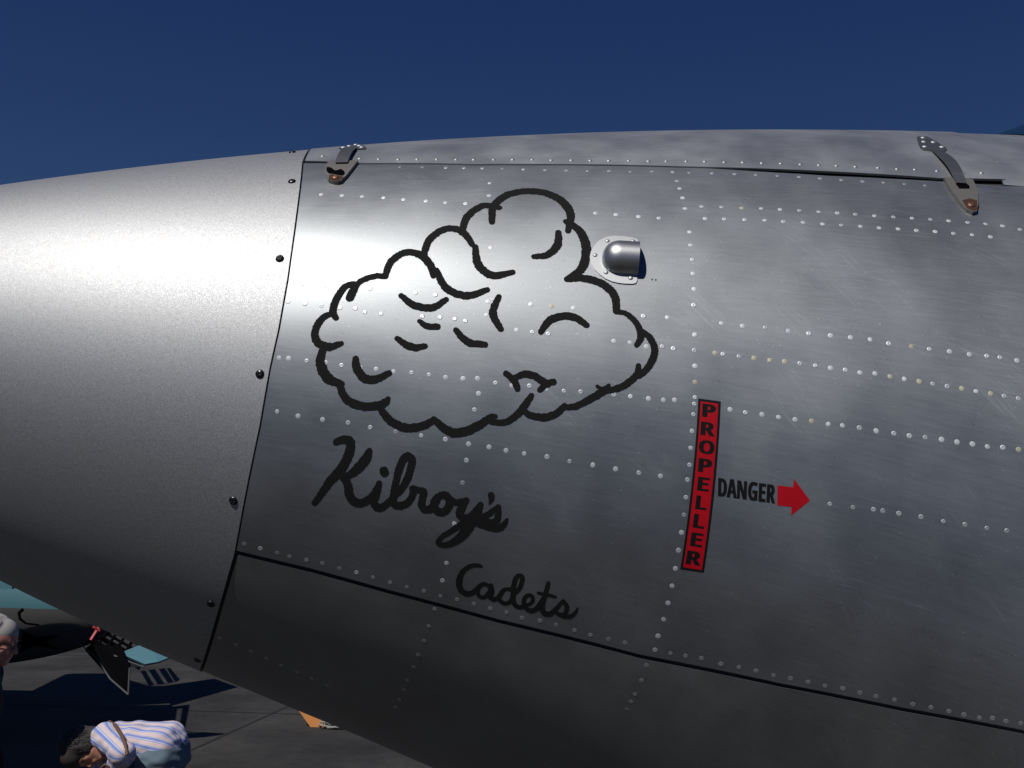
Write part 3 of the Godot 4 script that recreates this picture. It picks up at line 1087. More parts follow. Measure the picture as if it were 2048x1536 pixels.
	paint("cloud_emblem", cl, plane, "black brush painted cloud with curling puffs on the side skin")
	var s1 := []
	s1.append([[911,-1671,962,-1579,1028,-1549,1064,-1646,1066,-1913,1040,-2195,992,-2492,929,-2739,872,-3081,805,-3467], [88,110,125,125,129,132,140,125,103,81]])
	s1.append([[1270,-1742,1252,-1957,1192,-2238,1127,-2450,1056,-2579], [85,135,139,110,88]])
	s1.append([[1042,-2556,1107,-2732,1140,-2956,1188,-3141,1271,-3183,1353,-3045,1405,-2807,1432,-2556], [103,117,125,125,117,110,95,76]])
	s1.append([[1431,-2541,1425,-2854,1412,-3070,1474,-3199,1549,-3051,1611,-2810], [80,105,114,110,100,91]])
	s1.append([[1611,-2810,1664,-2606,1709,-2294,1725,-1973,1718,-1763,1669,-1686,1629,-1833,1607,-2116,1602,-2465,1601,-2757,1625,-3006,1683,-3017,1755,-2903,1795,-2679,1792,-2494], [80,95,102,105,109,105,105,105,95,102,110,110,102,95,88]])
	s1.append([[1781,-2500,1850,-2506,1907,-2510,1903,-2677,1910,-2873,1953,-2963,2025,-2865,2057,-2621], [90,90,90,95,105,109,102,90]])
	s1.append([[2143,-2491,2079,-2531,2034,-2690,2041,-2856,2100,-2951,2162,-2873,2187,-2690,2157,-2525,2109,-2481], [102,105,109,109,109,109,105,102,96]])
	s1.append([[2156,-2512,2232,-2616,2296,-2570,2348,-2506], [87,90,90,84]])
	s1.append([[2348,-2506,2318,-2702,2312,-2872,2356,-2958,2424,-2891,2475,-2684,2502,-2532], [87,109,116,109,109,105,75]])
	s1.append([[2502,-2532,2476,-2834,2431,-3110,2376,-3410,2283,-3669,2194,-3770,2150,-3725,2177,-3563,2248,-3383,2333,-3167,2428,-2944], [80,123,145,131,91,76,70,70,76,90,116]])
	s1.append([[2473,-2932,2573,-2779,2647,-2588,2684,-2487], [124,87,75,70]])
	s1.append([[2689,-2511,2700,-2681,2695,-2819,2649,-2885,2562,-2922], [70,84,96,81,73]])
	s1.append([[2501,-3007,2615,-3020,2716,-3010,2773,-2887,2797,-2734], [84,105,109,84,38]])
	s1.append([[2589,-2251,2600,-2345,2588,-2472], [90,75,20]])
	s1.append([[1457,-2192,1466,-2228], [120,120]])
	paint("painted_lettering", s1, plane, "thick black hand painted script, first word, under the cloud")
	var s2 := []
	s2.append([[2638,-4050,2583,-4060,2515,-4145,2462,-4328,2446,-4536,2462,-4724,2499,-4837,2555,-4870,2603,-4807,2638,-4690,2671,-4547,2710,-4470], [40,58,64,72,85,87,82,78,73,68,60,54]])
	s2.append([[2758,-4502,2710,-4470,2665,-4571,2659,-4734,2689,-4834,2734,-4829,2767,-4691,2786,-4520], [56,56,56,56,56,56,56,56]])
	s2.append([[2777,-4468,2799,-4627,2797,-4767,2838,-4804,2877,-4725,2902,-4589], [64,72,70,68,64,58]])
	s2.append([[2993,-4425,2934,-4449,2897,-4573,2889,-4715,2919,-4814,2969,-4820,3006,-4732,3029,-4532], [58,58,58,58,58,58,58,58]])
	s2.append([[3025,-4534,3067,-4333,3077,-4157,3069,-4033,3037,-4014,3009,-4112,3004,-4303,3017,-4522,3037,-4699,3073,-4797,3126,-4800,3162,-4699], [56,60,63,63,63,65,67,72,72,68,64,56]])
	s2.append([[3156,-4713,3210,-4646,3229,-4523,3208,-4435,3169,-4439,3144,-4531,3144,-4674,3178,-4783,3233,-4810,3285,-4722,3309,-4585,3332,-4418], [44,48,52,54,56,56,56,62,68,72,72,71]])
	s2.append([[3341,-4007,3342,-4152,3339,-4338,3329,-4552,3345,-4700,3388,-4774,3437,-4735,3475,-4593,3505,-4436,3531,-4321], [56,61,67,81,81,77,75,65,53,46]])
	s2.append([[3264,-4310,3326,-4301,3385,-4286,3444,-4283], [40,48,44,38]])
	s2.append([[3529,-4322,3578,-4418,3586,-4540,3572,-4654,3514,-4675,3466,-4652], [50,63,61,56,56,52]])
	s2.append([[3515,-4689,3590,-4690,3651,-4620,3682,-4485,3690,-4373], [50,60,60,46,15]])
	paint("painted_lettering", s2, plane, "smaller black hand painted script, second word, above the lower seam")

	# warning labels
	var placard := part("warning_placard", plate([4502,843,4728,861,4822,-2766,4591,-2837], 0.0003, 0.0003), M.black_film, plane, "tall narrow red placard with black border and letters running down it")
	part("red_field", plate([4527,791,4705,803,4797,-2725,4613,-2775], 0.00045, 0.0), M.red_film, placard)
	var pc := pairs([4502,843,4728,861,4822,-2766,4591,-2837])
	var word := "PROPELLER"
	for i in 9:
		var y0 := (i + 0.5) / 9.0 * 0.965 + 0.012 - 0.0395
		var y1 := y0 + 0.079
		var wide: float = {"P": 0.27, "R": 0.29, "O": 0.31, "E": 0.23, "L": 0.22}[word[i]]
		var at := func(x: float, y: float) -> Vector2: return pc[0].lerp(pc[1], x).lerp(pc[3].lerp(pc[2], x), y)
		print_text(word[i], PackedVector2Array([at.call(0.5 - wide, y0), at.call(0.5 + wide, y0), at.call(0.5 + wide, y1), at.call(0.5 - wide, y1)]), 0.0006, "letter", M.black_film, placard, 0.05)
	print_text("DANGER", pairs([4799,-746,5352,-624,5369,-997,4824,-1125]), 0.00035, "warning_lettering", M.black_film, plane, 0.010)
	part("warning_arrow", plate([5372,-625,5522,-590,5521,-424,5699,-763,5542,-1146,5534,-980,5395,-1019], 0.0003, 0.0), M.red_film, plane, "red arrow pointing rearward")

	# windscreen hump behind the deck
	var hump := func(u: float, v: float) -> Vector2: return Vector2(lerpf(0.93, 1.9, u), lerpf(0.98, PI - 0.98, v))
	var hv := PackedVector3Array()
	var hn := PackedVector3Array()
	var hi := PackedInt32Array()
	for i in 25:
		for j in 33:
			var q: Vector2 = hump.call(i / 24.0, j / 32.0)
			var rise := 0.42 * pow(sin(minf(i / 24.0 * 1.25, 1.0) * PI / 2), 1.35) * pow(sin(PI * j / 32.0), 0.5)
			hv.append(base_pt(q.x, q.y) + nrm(q.x, q.y) * 0.002 + UPV * rise)
	for i in 25:
		for j in 33:
			var a := hv[mini(i + 1, 24) * 33 + j] - hv[maxi(i - 1, 0) * 33 + j]
			var b := hv[i * 33 + mini(j + 1, 32)] - hv[i * 33 + maxi(j - 1, 0)]
			var c := a.cross(b).normalized()
			hn.append(c if c.dot(UPV) > 0 else -c)
			if i < 24 and j < 32:
				var k := i * 33 + j
				hi.append_array([k, k + 1, k + 33, k + 1, k + 34, k + 33])
	part("windscreen", mesh_of(hv, hn, PackedVector2Array(), hi), M.dark_glass, plane, "dark windscreen rising behind the nose")

	# undercarriage, to the right of the picture
	for s in [-1.0, 1.0]:
		var hip: Vector3 = base_pt(1.9, -1.2) + SIDE * 0.25 * s - SIDE * (0.0 if s > 0 else 0.3)
		var foot := Vector3(hip.x + 0.15, 0.42, hip.z + 0.35 * s)
		part("landing_leg", tube([hip + Vector3(0, 0.2, 0), foot + (hip - foot) * 0.5, foot], [0.055, 0.05, 0.04], 14), M.steel, plane)
		var wh := part("wheel", lathe([Vector2(0.16, -0.11), Vector2(0.36, -0.13), Vector2(0.41, -0.09), Vector2(0.42, 0.0), Vector2(0.41, 0.09), Vector2(0.36, 0.13), Vector2(0.16, 0.11)], 40), M.tyre, plane)
		wh.transform = Transform3D(Basis(Vector3.RIGHT, PI / 2), foot)
	var tp := base_pt(5.2, -1.5)
	part("tail_leg", tube([tp + Vector3(0, 0.1, 0), Vector3(tp.x + 0.1, 0.18, tp.z)], [0.04, 0.03], 12), M.steel, plane)
	part("tail_wheel", lathe([Vector2(0.08, -0.05), Vector2(0.16, -0.05), Vector2(0.18, 0.0), Vector2(0.16, 0.05), Vector2(0.08, 0.05)], 30), M.tyre, plane).transform = Transform3D(Basis(Vector3.RIGHT, PI / 2), Vector3(tp.x + 0.1, 0.18, tp.z))

func latch(pl: Array, br: Array, hole: Array, rust: Array, left: Array, right: Array, riv: Array, bolt: Array, lift: Array, label: String) -> void:
	var o := holder("spring_latch", plane, label)
	part("anchor_plate", plate(pl, 0.0040, 0.0022, 0.006), M.steel, o)
	for q in pairs(riv):
		part("rivet", rivet_meshes[5][0], M.rivet_bright, o).transform = seat(q.x, q.y, 0.0039, 0.0)
	part("bracket", plate(br, 0.0058, 0.0056, 0.006), M.bracket, o)
	part("worn_patch", plate(hole, 0.0061, 0.0, 0.005), M.dark, o)
	part("rust_patch", plate(rust, 0.00595, 0.0, 0.005), M.rust, o)
	var head := []
	for i in 8:
		var x := i / 7.0
		head.append(Vector2(0.0058 * maxf(x, 0.001), 0.0028 * sqrt(maxf(0.0, 1.0 - x * x)) + (0.0 if i > 1 else -0.0004)))
	for q in pairs(bolt):
		part("bolt", lathe(head, 24), M.bolt, o).transform = seat(q.x, q.y, 0.0060, 0.3)
	var a := spline(pairs(left), [1.0], 0.004)
	var b := spline(pairs(right), [1.0], 0.004)
	var n := 24
	var s := Soup.new()
	var sv := PackedVector3Array()
	var sn := PackedVector3Array()
	var si := PackedInt32Array()
	for i in n + 1:
		var u := float(i) / n
		var la: Vector3 = a[int(u * (a.size() - 1))]
		var lb: Vector3 = b[int(u * (b.size() - 1))]
		var w := u * (lift.size() - 1)
		var up := lerpf(lift[int(w)], lift[mini(int(w) + 1, lift.size() - 1)], w - int(w))
		sv.append(pt(la.x, la.y, up))
		sv.append(pt(lb.x, lb.y, up))
	for i in n + 1:
		var d := sv[mini(i + 1, n) * 2] - sv[maxi(i - 1, 0) * 2]
		var g := d.cross(sv[i * 2 + 1] - sv[i * 2]).normalized()
		var out := nrm(0.4, 0.9)
		g = g if g.dot(out) > 0 else -g
		sn.append(g)
		sn.append(g)
		if i < n:
			si.append_array([i * 2, i * 2 + 1, i * 2 + 2, i * 2 + 1, i * 2 + 3, i * 2 + 2])
	for k in [0, 1]:                                   # thickness along the two edges
		for i in n + 1:
			var side := (sv[i * 2 + k] - sv[i * 2 + 1 - k]).normalized()
			sv.append(sv[i * 2 + k]); sn.append(side)
			sv.append(sv[i * 2 + k] - sn[i * 2] * 0.0014); sn.append(side)
			if i < n:
				var c := sv.size() - 2
				si.append_array([c, c + 1, c + 2, c + 1, c + 3, c + 2])
	part("strap", mesh_of(sv, sn, PackedVector2Array(), si), M.steel, o)

func scoop_hood(parent: Node3D, d: PackedVector2Array) -> void:
	var front := pt(d[0].x, d[0].y, 0.0)
	var back := pt(d[1].x, d[1].y, 0.0)
	var half := pt(d[2].x, d[2].y, 0.0).distance_to(pt(d[3].x, d[3].y, 0.0)) / 2.0
	var ax := (back - front).normalized()
	var up := nrm((d[0].x + d[1].x) / 2, (d[0].y + d[1].y) / 2)
	up = (up - ax * up.dot(ax)).normalized()
	var across := ax.cross(up)
	var L := front.distance_to(back)
	for shell in 2:
		var v := PackedVector3Array()
		var n := PackedVector3Array()
		var idx := PackedInt32Array()
		var shrink := 1.0 - shell * 0.08
		for i in 31:
			var u := i / 30.0
			var x := L * (1.0 - cos(u * PI / 2)) if u < 0.999 else L
			var f := minf(x / (L * 0.52), 1.0)
			var w := half * sqrt(maxf(0.0, 1.0 - pow(1.0 - f, 2.2))) * shrink
			var hgt := half * 0.98 * sqrt(maxf(0.0, 1.0 - pow(1.0 - f, 2.4))) * shrink
			for j in 25:
				var a := PI * j / 24.0
				v.append(front + ax * x + across * cos(a) * w + up * (sin(a) * hgt + 0.0005))
		for i in 31:
			for j in 25:
				var a := v[mini(i + 1, 30) * 25 + j] - v[maxi(i - 1, 0) * 25 + j]
				var b := v[i * 25 + mini(j + 1, 24)] - v[i * 25 + maxi(j - 1, 0)]
				var c := a.cross(b)
				c = c.normalized() if c.length_squared() > 1e-16 else -ax
				var mid := front + ax * L * 0.6
				if c.dot(v[i * 25 + j] - mid) < 0.0:
					c = -c
				n.append(c if shell == 0 else -c)
				if i < 30 and j < 24:
					var k := i * 25 + j
					idx.append_array([k, k + 1, k + 25, k + 1, k + 26, k + 25])
		part("hood" if shell == 0 else "hood_lining", mesh_of(v, n, PackedVector2Array(), idx), M.scoop if shell == 0 else M.inner, parent)

# ------------------------------------------------------------------ the aeroplane parked beyond
# its outlines were measured on the ground and in the upright plane through its body; a slab stands at its real height and thickness
func slab(parent: Node3D, called: String, outline: Array, y: float, thick: float, m: Material, label := "") -> void:
	var poly := PackedVector2Array()
	for i in range(0, outline.size(), 2):
		poly.append(Vector2(outline[i], outline[i + 1]))
	var s := Soup.new()
	var tri := Geometry2D.triangulate_polygon(poly)
	for i in range(0, tri.size(), 3):
		var p := []
		for k in 3:
			p.append(Vector3(poly[tri[i + k]].x, y, poly[tri[i + k]].y))
		s.tri(p[0], p[1], p[2], Vector3.UP)
		var dn := Vector3(0, -thick, 0)
		s.tri(p[0] + dn, p[1] + dn, p[2] + dn, Vector3.DOWN)
	var c := Vector2.ZERO
	for p in poly:
		c += p / poly.size()
	for i in poly.size():
		var p := poly[i]
		var q := poly[(i + 1) % poly.size()]
		var o := ((p + q) / 2 - c)
		s.quad(Vector3(p.x, y, p.y), Vector3(q.x, y, q.y), Vector3(q.x, y - thick, q.y), Vector3(p.x, y - thick, p.y), Vector3(o.x, 0, o.y))
	part(called, soup_mesh(s), m, parent, label)

func upright(parent: Node3D, called: String, outline: Array, thick: float, m: Material, label := "") -> void:   # Vector3 outline, nearly flat
	var s := Soup.new()
	var c := Vector3.ZERO
	for p in outline:
		c += p / outline.size()
	var nrm_o: Vector3 = (outline[1] - outline[0]).cross(outline[2] - outline[0]).normalized()
	if nrm_o.z < 0:
		nrm_o = -nrm_o
	var flat := PackedVector2Array()
	for p in outline:
		flat.append(Vector2(p.x, p.y))
	var tri := Geometry2D.triangulate_polygon(flat)
	for i in range(0, tri.size(), 3):
		s.tri(outline[tri[i]], outline[tri[i + 1]], outline[tri[i + 2]], nrm_o)
		s.tri(outline[tri[i]] - nrm_o * thick, outline[tri[i + 1]] - nrm_o * thick, outline[tri[i + 2]] - nrm_o * thick, -nrm_o)
	for i in outline.size():
		var p: Vector3 = outline[i]
		var q: Vector3 = outline[(i + 1) % outline.size()]
		s.quad(p, q, q - nrm_o * thick, p - nrm_o * thick, (p + q) / 2 - c)
	part(called, soup_mesh(s), m, parent, label)

func parked_plane() -> void:
	var o := thing("parked_aeroplane", "teal and dark grey parked aeroplane with slotted dive flaps, seen low under the silver nose", "aeroplane")
	# body: a long rounded hull, teal above and grey below, tapering to the right
	for half in 2:
		var v := PackedVector3Array()
		var n := PackedVector3Array()
		var idx := PackedInt32Array()
		for i in 61:
			var u := i / 60.0
			var x := lerpf(-12.0, -4.643, u)
			var k := 1.0 if u < 0.55 else sqrt(maxf(0.0, 1.0 - pow((u - 0.55) / 0.45, 2.4)))
			var split := lerpf(0.12, -0.05, clampf((x + 6.6) / 1.6, 0.0, 1.0)) + 0.03 * sin(x * 2.1)
			for j in 25:
				var a := lerpf(split, PI - split, j / 24.0) if half == 0 else lerpf(split, -PI - split, j / 24.0)
				var e := Vector3(0, sin(a) * 0.76, cos(a) * 0.62)
				v.append(Vector3(x, 1.19 + 0.06 * (1.0 - k), -13.9) + e * maxf(k, 0.001))
				n.append(Vector3(0.0 if k > 0.9 else 0.5, sin(a) / 0.76, cos(a) / 0.62).normalized())
		for i in 60:
			for j in 24:
				var k := i * 25 + j
				idx.append_array([k, k + 1, k + 25, k + 1, k + 26, k + 25])
		part("upper_hull" if half == 0 else "lower_hull", mesh_of(v, n, PackedVector2Array(), idx), M.teal if half == 0 else M.under, o, "teal upper half of the parked hull" if half == 0 else "dark grey lower half of the parked hull")
	# faded star on the grey side: long points squeezed by the angle
	var star := []
	for i in 10:
		var a := TAU * i / 10.0 + PI
		var r := 1.0 if i % 2 == 0 else 0.36
		star.append(Vector3(-5.603 + cos(a) * r * 0.42, 0.857 + sin(a) * r * 0.14, -13.262))
	upright(o, "star_marking", star, 0.006, M.dark, "black star marking on the grey hull")
	# wing and its slotted flaps, lying over the ground they shade
	var wy := 1.75
	slab(o, "wing", [-5.757, -8.598, -7.822, -12.052, -6.862, -12.836, -6.120, -12.912, -4.997, -13.203, -4.626, -11.981, -4.868, -11.921, -3.878, -8.730], wy, 0.09, M.teal)
	slab(o, "wing", [-7.070, -13.727, -7.488, -16.313, -6.970, -16.380, -5.853, -14.967, -5.543, -15.004, -5.148, -13.790], wy, 0.16, M.teal)
	slab(o, "wing_tip", [-5.602, -15.082, -5.185, -15.949, -4.591, -15.002, -4.941, -13.165], wy - 0.02, 0.10, M.teal)
	slab(o, "flap_slat", [-4.890, -11.956, -5.032, -12.562, -4.733, -11.542, -4.590, -10.899], wy - 0.005, 0.02, M.dark)
	slab(o, "flap_slat", [-4.956, -12.570, -4.928, -12.695, -4.624, -11.621, -4.668, -11.548], wy - 0.005, 0.02, M.dark)
	slab(o, "flap_slat", [-4.840, -12.746, -4.878, -13.039, -4.462, -11.532, -4.521, -11.561], wy - 0.005, 0.02, M.dark)
	slab(o, "flap_slat", [-4.817, -13.089, -4.769, -13.182, -4.309, -11.409, -4.378, -11.437], wy - 0.005, 0.02, M.dark)
	slab(o, "flap_slat", [-5.151, -12.798, -4.781, -13.225, -4.714, -12.970, -5.061, -12.519], wy - 0.005, 0.02, M.dark)
	slab(o, "flap_slat", [-4.799, -11.640, -4.382, -11.679, -4.309, -11.409, -4.702, -11.274], wy - 0.005, 0.02, M.dark)
	slab(o, "flap_slat", [-6.574, -16.778, -6.535, -16.854, -5.826, -15.085, -5.853, -14.967], wy - 0.005, 0.02, M.dark)
	slab(o, "flap_slat", [-6.496, -16.931, -6.456, -17.082, -5.715, -15.214, -5.781, -15.148], wy - 0.005, 0.02, M.dark)
	slab(o, "flap_slat", [-6.386, -17.091, -6.344, -17.244, -5.658, -15.458, -5.694, -15.334], wy - 0.005, 0.02, M.dark)
	slab(o, "flap_slat", [-6.305, -17.249, -6.258, -17.256, -5.636, -15.705, -5.630, -15.461], wy - 0.005, 0.02, M.dark)
	# the open dive flaps at the trailing edge
	var F := func(px: float, py: float, z: float) -> Vector3: return flap_point(px, py, z)
	upright(o, "lower_flap", [F.call(0.0, 0.0, -11.6), F.call(0.52, -0.33, -11.2), F.call(0.62, -0.39, -11.15), F.call(0.60, -0.16, -11.2), F.call(0.40, 0.02, -11.5), F.call(0.05, 0.05, -11.65)], 0.03, M.dark, "black lowered dive flap")
	part("flap_edge", tube([F.call(-0.13, 0.08, -11.6), F.call(0.14, -0.08, -11.5), F.call(0.38, -0.27, -11.28), F.call(0.62, -0.40, -11.13)], [0.006, 0.006, 0.010, 0.010], 8), M.pale_edge, o)
	part("flap_edge", tube([F.call(0.62, -0.40, -11.13), F.call(0.60, -0.15, -11.18)], [0.009, 0.009], 8), M.pale_edge, o)
	# upper flap: a dark frame with square holes
	var hs := 6
	for i in hs + 1:
		var u := float(i) / hs
		var a := Vector2(0.10, 0.235).lerp(Vector2(0.60, -0.03), u)
		var s := Soup.new()
		bar(s, F.call(a.x, a.y, -11.7), F.call(a.x - 0.06, a.y - 0.16, -11.6), 0.03, 0.02, Vector3.RIGHT)
		part("flap_rib", soup_mesh(s), M.flap_red if i == 0 else M.dark, o)
	for e in 4:
		var s := Soup.new()
		var d := Vector2(-0.06, -0.16) * e / 3.0
		bar(s, F.call(0.08 + d.x, 0.245 + d.y, -11.72 + e * 0.03), F.call(0.62 + d.x, -0.035 + d.y, -11.72 + e * 0.03), 0.026 if e < 2 else 0.05, 0.02, Vector3.UP)
		part("flap_rail", soup_mesh(s), M.dark, o)
	for q in [[0.07, 0.215], [0.10, 0.195], [0.28, -0.01], [0.33, -0.045]]:
		var s := Soup.new()
		bar(s, F.call(q[0], q[1], -11.55), F.call(q[0] + 0.05, q[1] - 0.02, -11.55), 0.022, 0.02, Vector3.UP)
		part("flap_hinge", soup_mesh(s), M.flap_red, o)
	# teal flap lip and its pale strut on the right
	upright(o, "flap_lip", [F.call(0.38, -0.04, -11.5), F.call(0.60, 0.06, -11.7), F.call(0.95, -0.05, -11.7), F.call(0.78, -0.12, -11.5), F.call(0.66, -0.14, -11.45)], 0.025, M.teal)
	part("flap_strut", tube([F.call(0.36, -0.055, -11.4), F.call(0.52, -0.115, -11.4), F.call(0.67, -0.165, -11.4)], [0.011, 0.011, 0.009], 8), M.pale_edge, o)
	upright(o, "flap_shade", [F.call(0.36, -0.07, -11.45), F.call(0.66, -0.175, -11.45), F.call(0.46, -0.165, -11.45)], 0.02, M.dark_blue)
	# bent probe in front of the hull
	part("probe", tube([Vector3(-5.712, 1.229, -13.200), Vector3(-5.756, 1.188, -13.200), Vector3(-5.739, 1.119, -13.200), Vector3(-5.664, 1.068, -13.200), Vector3(-5.511, 1.053, -13.200)], [0.022, 0.02, 0.016, 0.012, 0.010], 10), M.dark, o)
	# legs under the hull
	for x in [-7.4, -9.6]:
		part("landing_leg", tube([Vector3(x, 0.75, -13.9), Vector3(x, 0.3, -13.9)], [0.05, 0.05], 12), M.steel, o)
		part("wheel", lathe([Vector2(0.1, -0.08), Vector2(0.27, -0.09), Vector2(0.3, 0.0), Vector2(0.27, 0.09), Vector2(0.1, 0.08)], 32), M.tyre, o).transform = Transform3D(Basis(Vector3.RIGHT, PI / 2), Vector3(x, 0.3, -13.9))

func flap_point(dx: float, dy: float, z: float) -> Vector3:     # metres from the flap's root, measured at 11.5 m
	var root := Vector3(-4.340, 0.953, -11.5)
	return Vector3((root.x + dx), (root.y + dy), z)

# ------------------------------------------------------------------ people
func bending_person() -> void:
	var o := thing("person", "person bending far forward in a pink and blue striped shirt and jeans, dark curly hair", "person", Vector3(-1.95, 0, -6.4))
	var c := Vector3(-0.388, 0.902, 0.080)
	var up := Vector3(-0.93, -0.22, 0.12).normalized()
	var fwd := Vector3(0.22, -0.95, 0.30)
	fwd = (fwd - up * fwd.dot(up)).normalized()
	# joints, from the pelvis to the hands and feet
	var pelvis := Vector3(0.029, 0.924, 0.000)
	var waist := Vector3(-0.121, 0.949, 0.000)
	var chest := Vector3(-0.253, 0.950, 0.000)
	var nape := Vector3(-0.311, 0.955, 0.020)
	var shL := Vector3(-0.249, 0.985, 0.150)
	var shR := Vector3(-0.368, 0.920, -0.150)
	var elL := Vector3(-0.077, 0.936, 0.360)
	var elR := Vector3(-0.338, 0.705, -0.100)
	var wrL := Vector3(-0.181, 0.778, 0.200)
	var wrR := elR + Vector3(0.05, -0.24, 0.08)
	var zz := Vector3(0, 0, 1)
	var hipL := Vector3(0.030, 0.857, 0.000) + zz * 0.085
	var hipR := hipL - zz * 0.17
	var kneeL := hipL + Vector3(-0.17, -0.385, 0.02)
	var kneeR := hipR + Vector3(-0.13, -0.39, -0.02)
	var ankL := Vector3(kneeL.x + 0.17, 0.09, kneeL.z)
	var ankR := Vector3(kneeR.x + 0.15, 0.09, kneeR.z)
	var bones := [[hipL, hipR, 0.085, 0.085], [pelvis, waist, 0.085, 0.072], [waist, chest, 0.072, 0.072], [chest + zz * 0.05, shL, 0.06, 0.042], [chest - zz * 0.05, shR, 0.06, 0.042],
		[shL, elL, 0.040, 0.032], [elL, wrL, 0.032, 0.024], [shR, elR, 0.040, 0.032], [elR, wrR, 0.032, 0.024], [nape, c - up * 0.05 - fwd * 0.02, 0.050, 0.046],
		[hipL, kneeL, 0.080, 0.052], [kneeL, ankL, 0.05, 0.034], [hipR, kneeR, 0.080, 0.052], [kneeR, ankR, 0.05, 0.034]]
	var body := joined([blob(bones, 0.014, 70.0), blob(head_bones(c, up, fwd, 0.90), 0.005, 170.0), blob(hand_bones(wrL, wrL - elL, Vector3(0.3, -0.2, -0.9), 0.92), 0.0045, 330.0), blob(hand_bones(wrR, wrR - elR, Vector3(0.9, 0, 0.3), 0.92), 0.0045, 330.0)])
	part("body", body, M.skin_f, o)
	# shirt: striped along the back and down the sleeves
	var per := 0.062
	var up_s := Vector3(0, 1, 0)
	var shirt := []
	for k in [0.06, -0.06]:
		shirt.append([pelvis + zz * k * 1.25 + Vector3(0.0, 0.0, 0), waist + zz * k, 0.112, 0.086, zz, 0.14])
		shirt.append([waist + zz * k, chest + zz * k, 0.084, 0.080, zz, 0.14])
	shirt.append_array([[chest + zz * 0.05, shL, 0.078, 0.068, zz, 0.14], [chest - zz * 0.05, shR, 0.078, 0.066, zz, 0.14],
		[shL, elL, 0.070, 0.060, up_s, 0.075], [elL, elL.lerp(wrL, 0.75), 0.058, 0.050, up_s, 0.075], [shR, elR, 0.066, 0.054, up_s, 0.075], [elR, elR.lerp(wrR, 0.7), 0.052, 0.046, up_s, 0.075]])
	part("shirt", blob(shirt, 0.008, 105.0, per, 0.006), M.shirt, o, "loose shirt in pink, white and blue stripes")
	var legs := [[hipL, hipR, 0.112, 0.112], [hipL + Vector3(0.01, 0.0, 0), kneeL, 0.112, 0.076], [kneeL, ankL, 0.074, 0.062], [hipR + Vector3(0.01, 0.0, 0), kneeR, 0.112, 0.076], [kneeR, ankR, 0.074, 0.062]]
	part("jeans", blob(legs, 0.012, 80.0, 0.0, 0.008), M.jeans, o)
	for k in [[ankL, 0.0], [ankR, 0.0]]:
		var a: Vector3 = k[0]
		part("shoe", blob([[Vector3(a.x + 0.03, 0.045, a.z), Vector3(a.x - 0.10, 0.038, a.z), 0.043, 0.038], [Vector3(a.x - 0.10, 0.036, a.z), Vector3(a.x - 0.17, 0.034, a.z), 0.038, 0.030]], 0.008, 120.0), M.shoe, o)
	# hair: a dark cap broken by curls
	var x := up.cross(fwd).normalized()
	var cap := [[c + up * 0.050 - fwd * 0.040, c + up * 0.052 + fwd * 0.005, 0.088, 0.084], [c - fwd * 0.055, c - up * 0.05 - fwd * 0.055, 0.078, 0.060]]
	for i in 60:
		var d := Vector3(rng.randfn(), rng.randfn(), rng.randfn()).normalized()
		if d.dot(fwd) > 0.42 - 0.55 * d.dot(up) or d.dot(up) < -0.75:
			continue
		var p := c + up * 0.03 - fwd * 0.025 + d * rng.randf_range(0.070, 0.082)
		cap.append([p, p + d.cross(up) * 0.03 - up * 0.02, rng.randf_range(0.018, 0.026), 0.014])
	var hair := part("hair", blob(cap, 0.0065, 150.0), M.hair_f, o, "dark, greying curly hair")
	var wisps := []
	for i in 1100:
		var d := Vector3(rng.randfn(), rng.randfn(), rng.randfn()).normalized()
		if d.dot(fwd) > 0.40 - 0.55 * d.dot(up) or d.dot(up) < -0.7:
			continue
		var p := c + up * 0.03 - fwd * 0.025 + d * 0.094
		var t := (-up + d * up.dot(d) + d.cross(up) * rng.randf_range(-0.5, 0.9)).normalized()
		var l := rng.randf_range(0.035, 0.07)
		var out := rng.randf_range(0.001, 0.007)
		wisps.append(tube([p, p + d * out + t * l * 0.35, p + d * out * 1.2 + t * l * 0.7 + d.cross(t) * 0.008, p + t * l + d.cross(t) * 0.02], [0.0012, 0.0013, 0.0011, 0.0004], 4))
	wisps.append(tube([c + up * 0.09 - fwd * 0.06, c + up * 0.11 - fwd * 0.12, c + up * 0.135 - fwd * 0.165], [0.006, 0.005, 0.001], 6))
	part("curls", joined(wisps), M.hair_f2, hair).set_meta("kind", "stuff")
	for s in [-1.0, 1.0]:
		part("eye", lathe([Vector2(0.0002, 0.006), Vector2(0.006, 0.005), Vector2(0.010, 0.0)], 12), M.eye, o).transform = Transform3D(Basis(x, fwd, up), c + (x * 0.032 * s + up * 0.004 + fwd * 0.070) * 0.95)
	part("bag_strap", tube([Vector3(-0.333, 1.009, -0.100), Vector3(-0.278, 1.042, 0.020), Vector3(-0.181, 1.053, 0.200), Vector3(-0.104, 1.023, 0.320), Vector3(-0.053, 0.986, 0.400), Vector3(-0.035, 0.940, 0.420)], [0.010], 8), M.leather, o, "brown leather strap over the shoulder")
	# bag, held by its strap
	var b := thing("shoulder_bag", "woven straw shoulder bag hanging in front of the bending person's hip", "bag", Vector3(-2.10, 0.53, -6.0))
	var v := PackedVector3Array()
	var n := PackedVector3Array()
	var uv := PackedVector2Array()
	var idx := PackedInt32Array()
	for i in 13:
		var y := i / 12.0
		for j in 33:
			var a := TAU * j / 32.0
			var w := lerpf(0.13, 0.055, y * y) * (1.0 + 0.02 * sin(y * 60.0))
			var e := Vector3(signf(cos(a)) * pow(absf(cos(a)), 0.6) * w, y * 0.33, signf(sin(a)) * pow(absf(sin(a)), 0.6) * lerpf(0.05, 0.03, y))
			v.append(e)
			n.append(Vector3(cos(a) * 0.4, 0.1, sin(a)).normalized())
			uv.append(Vector2(j / 32.0, y))
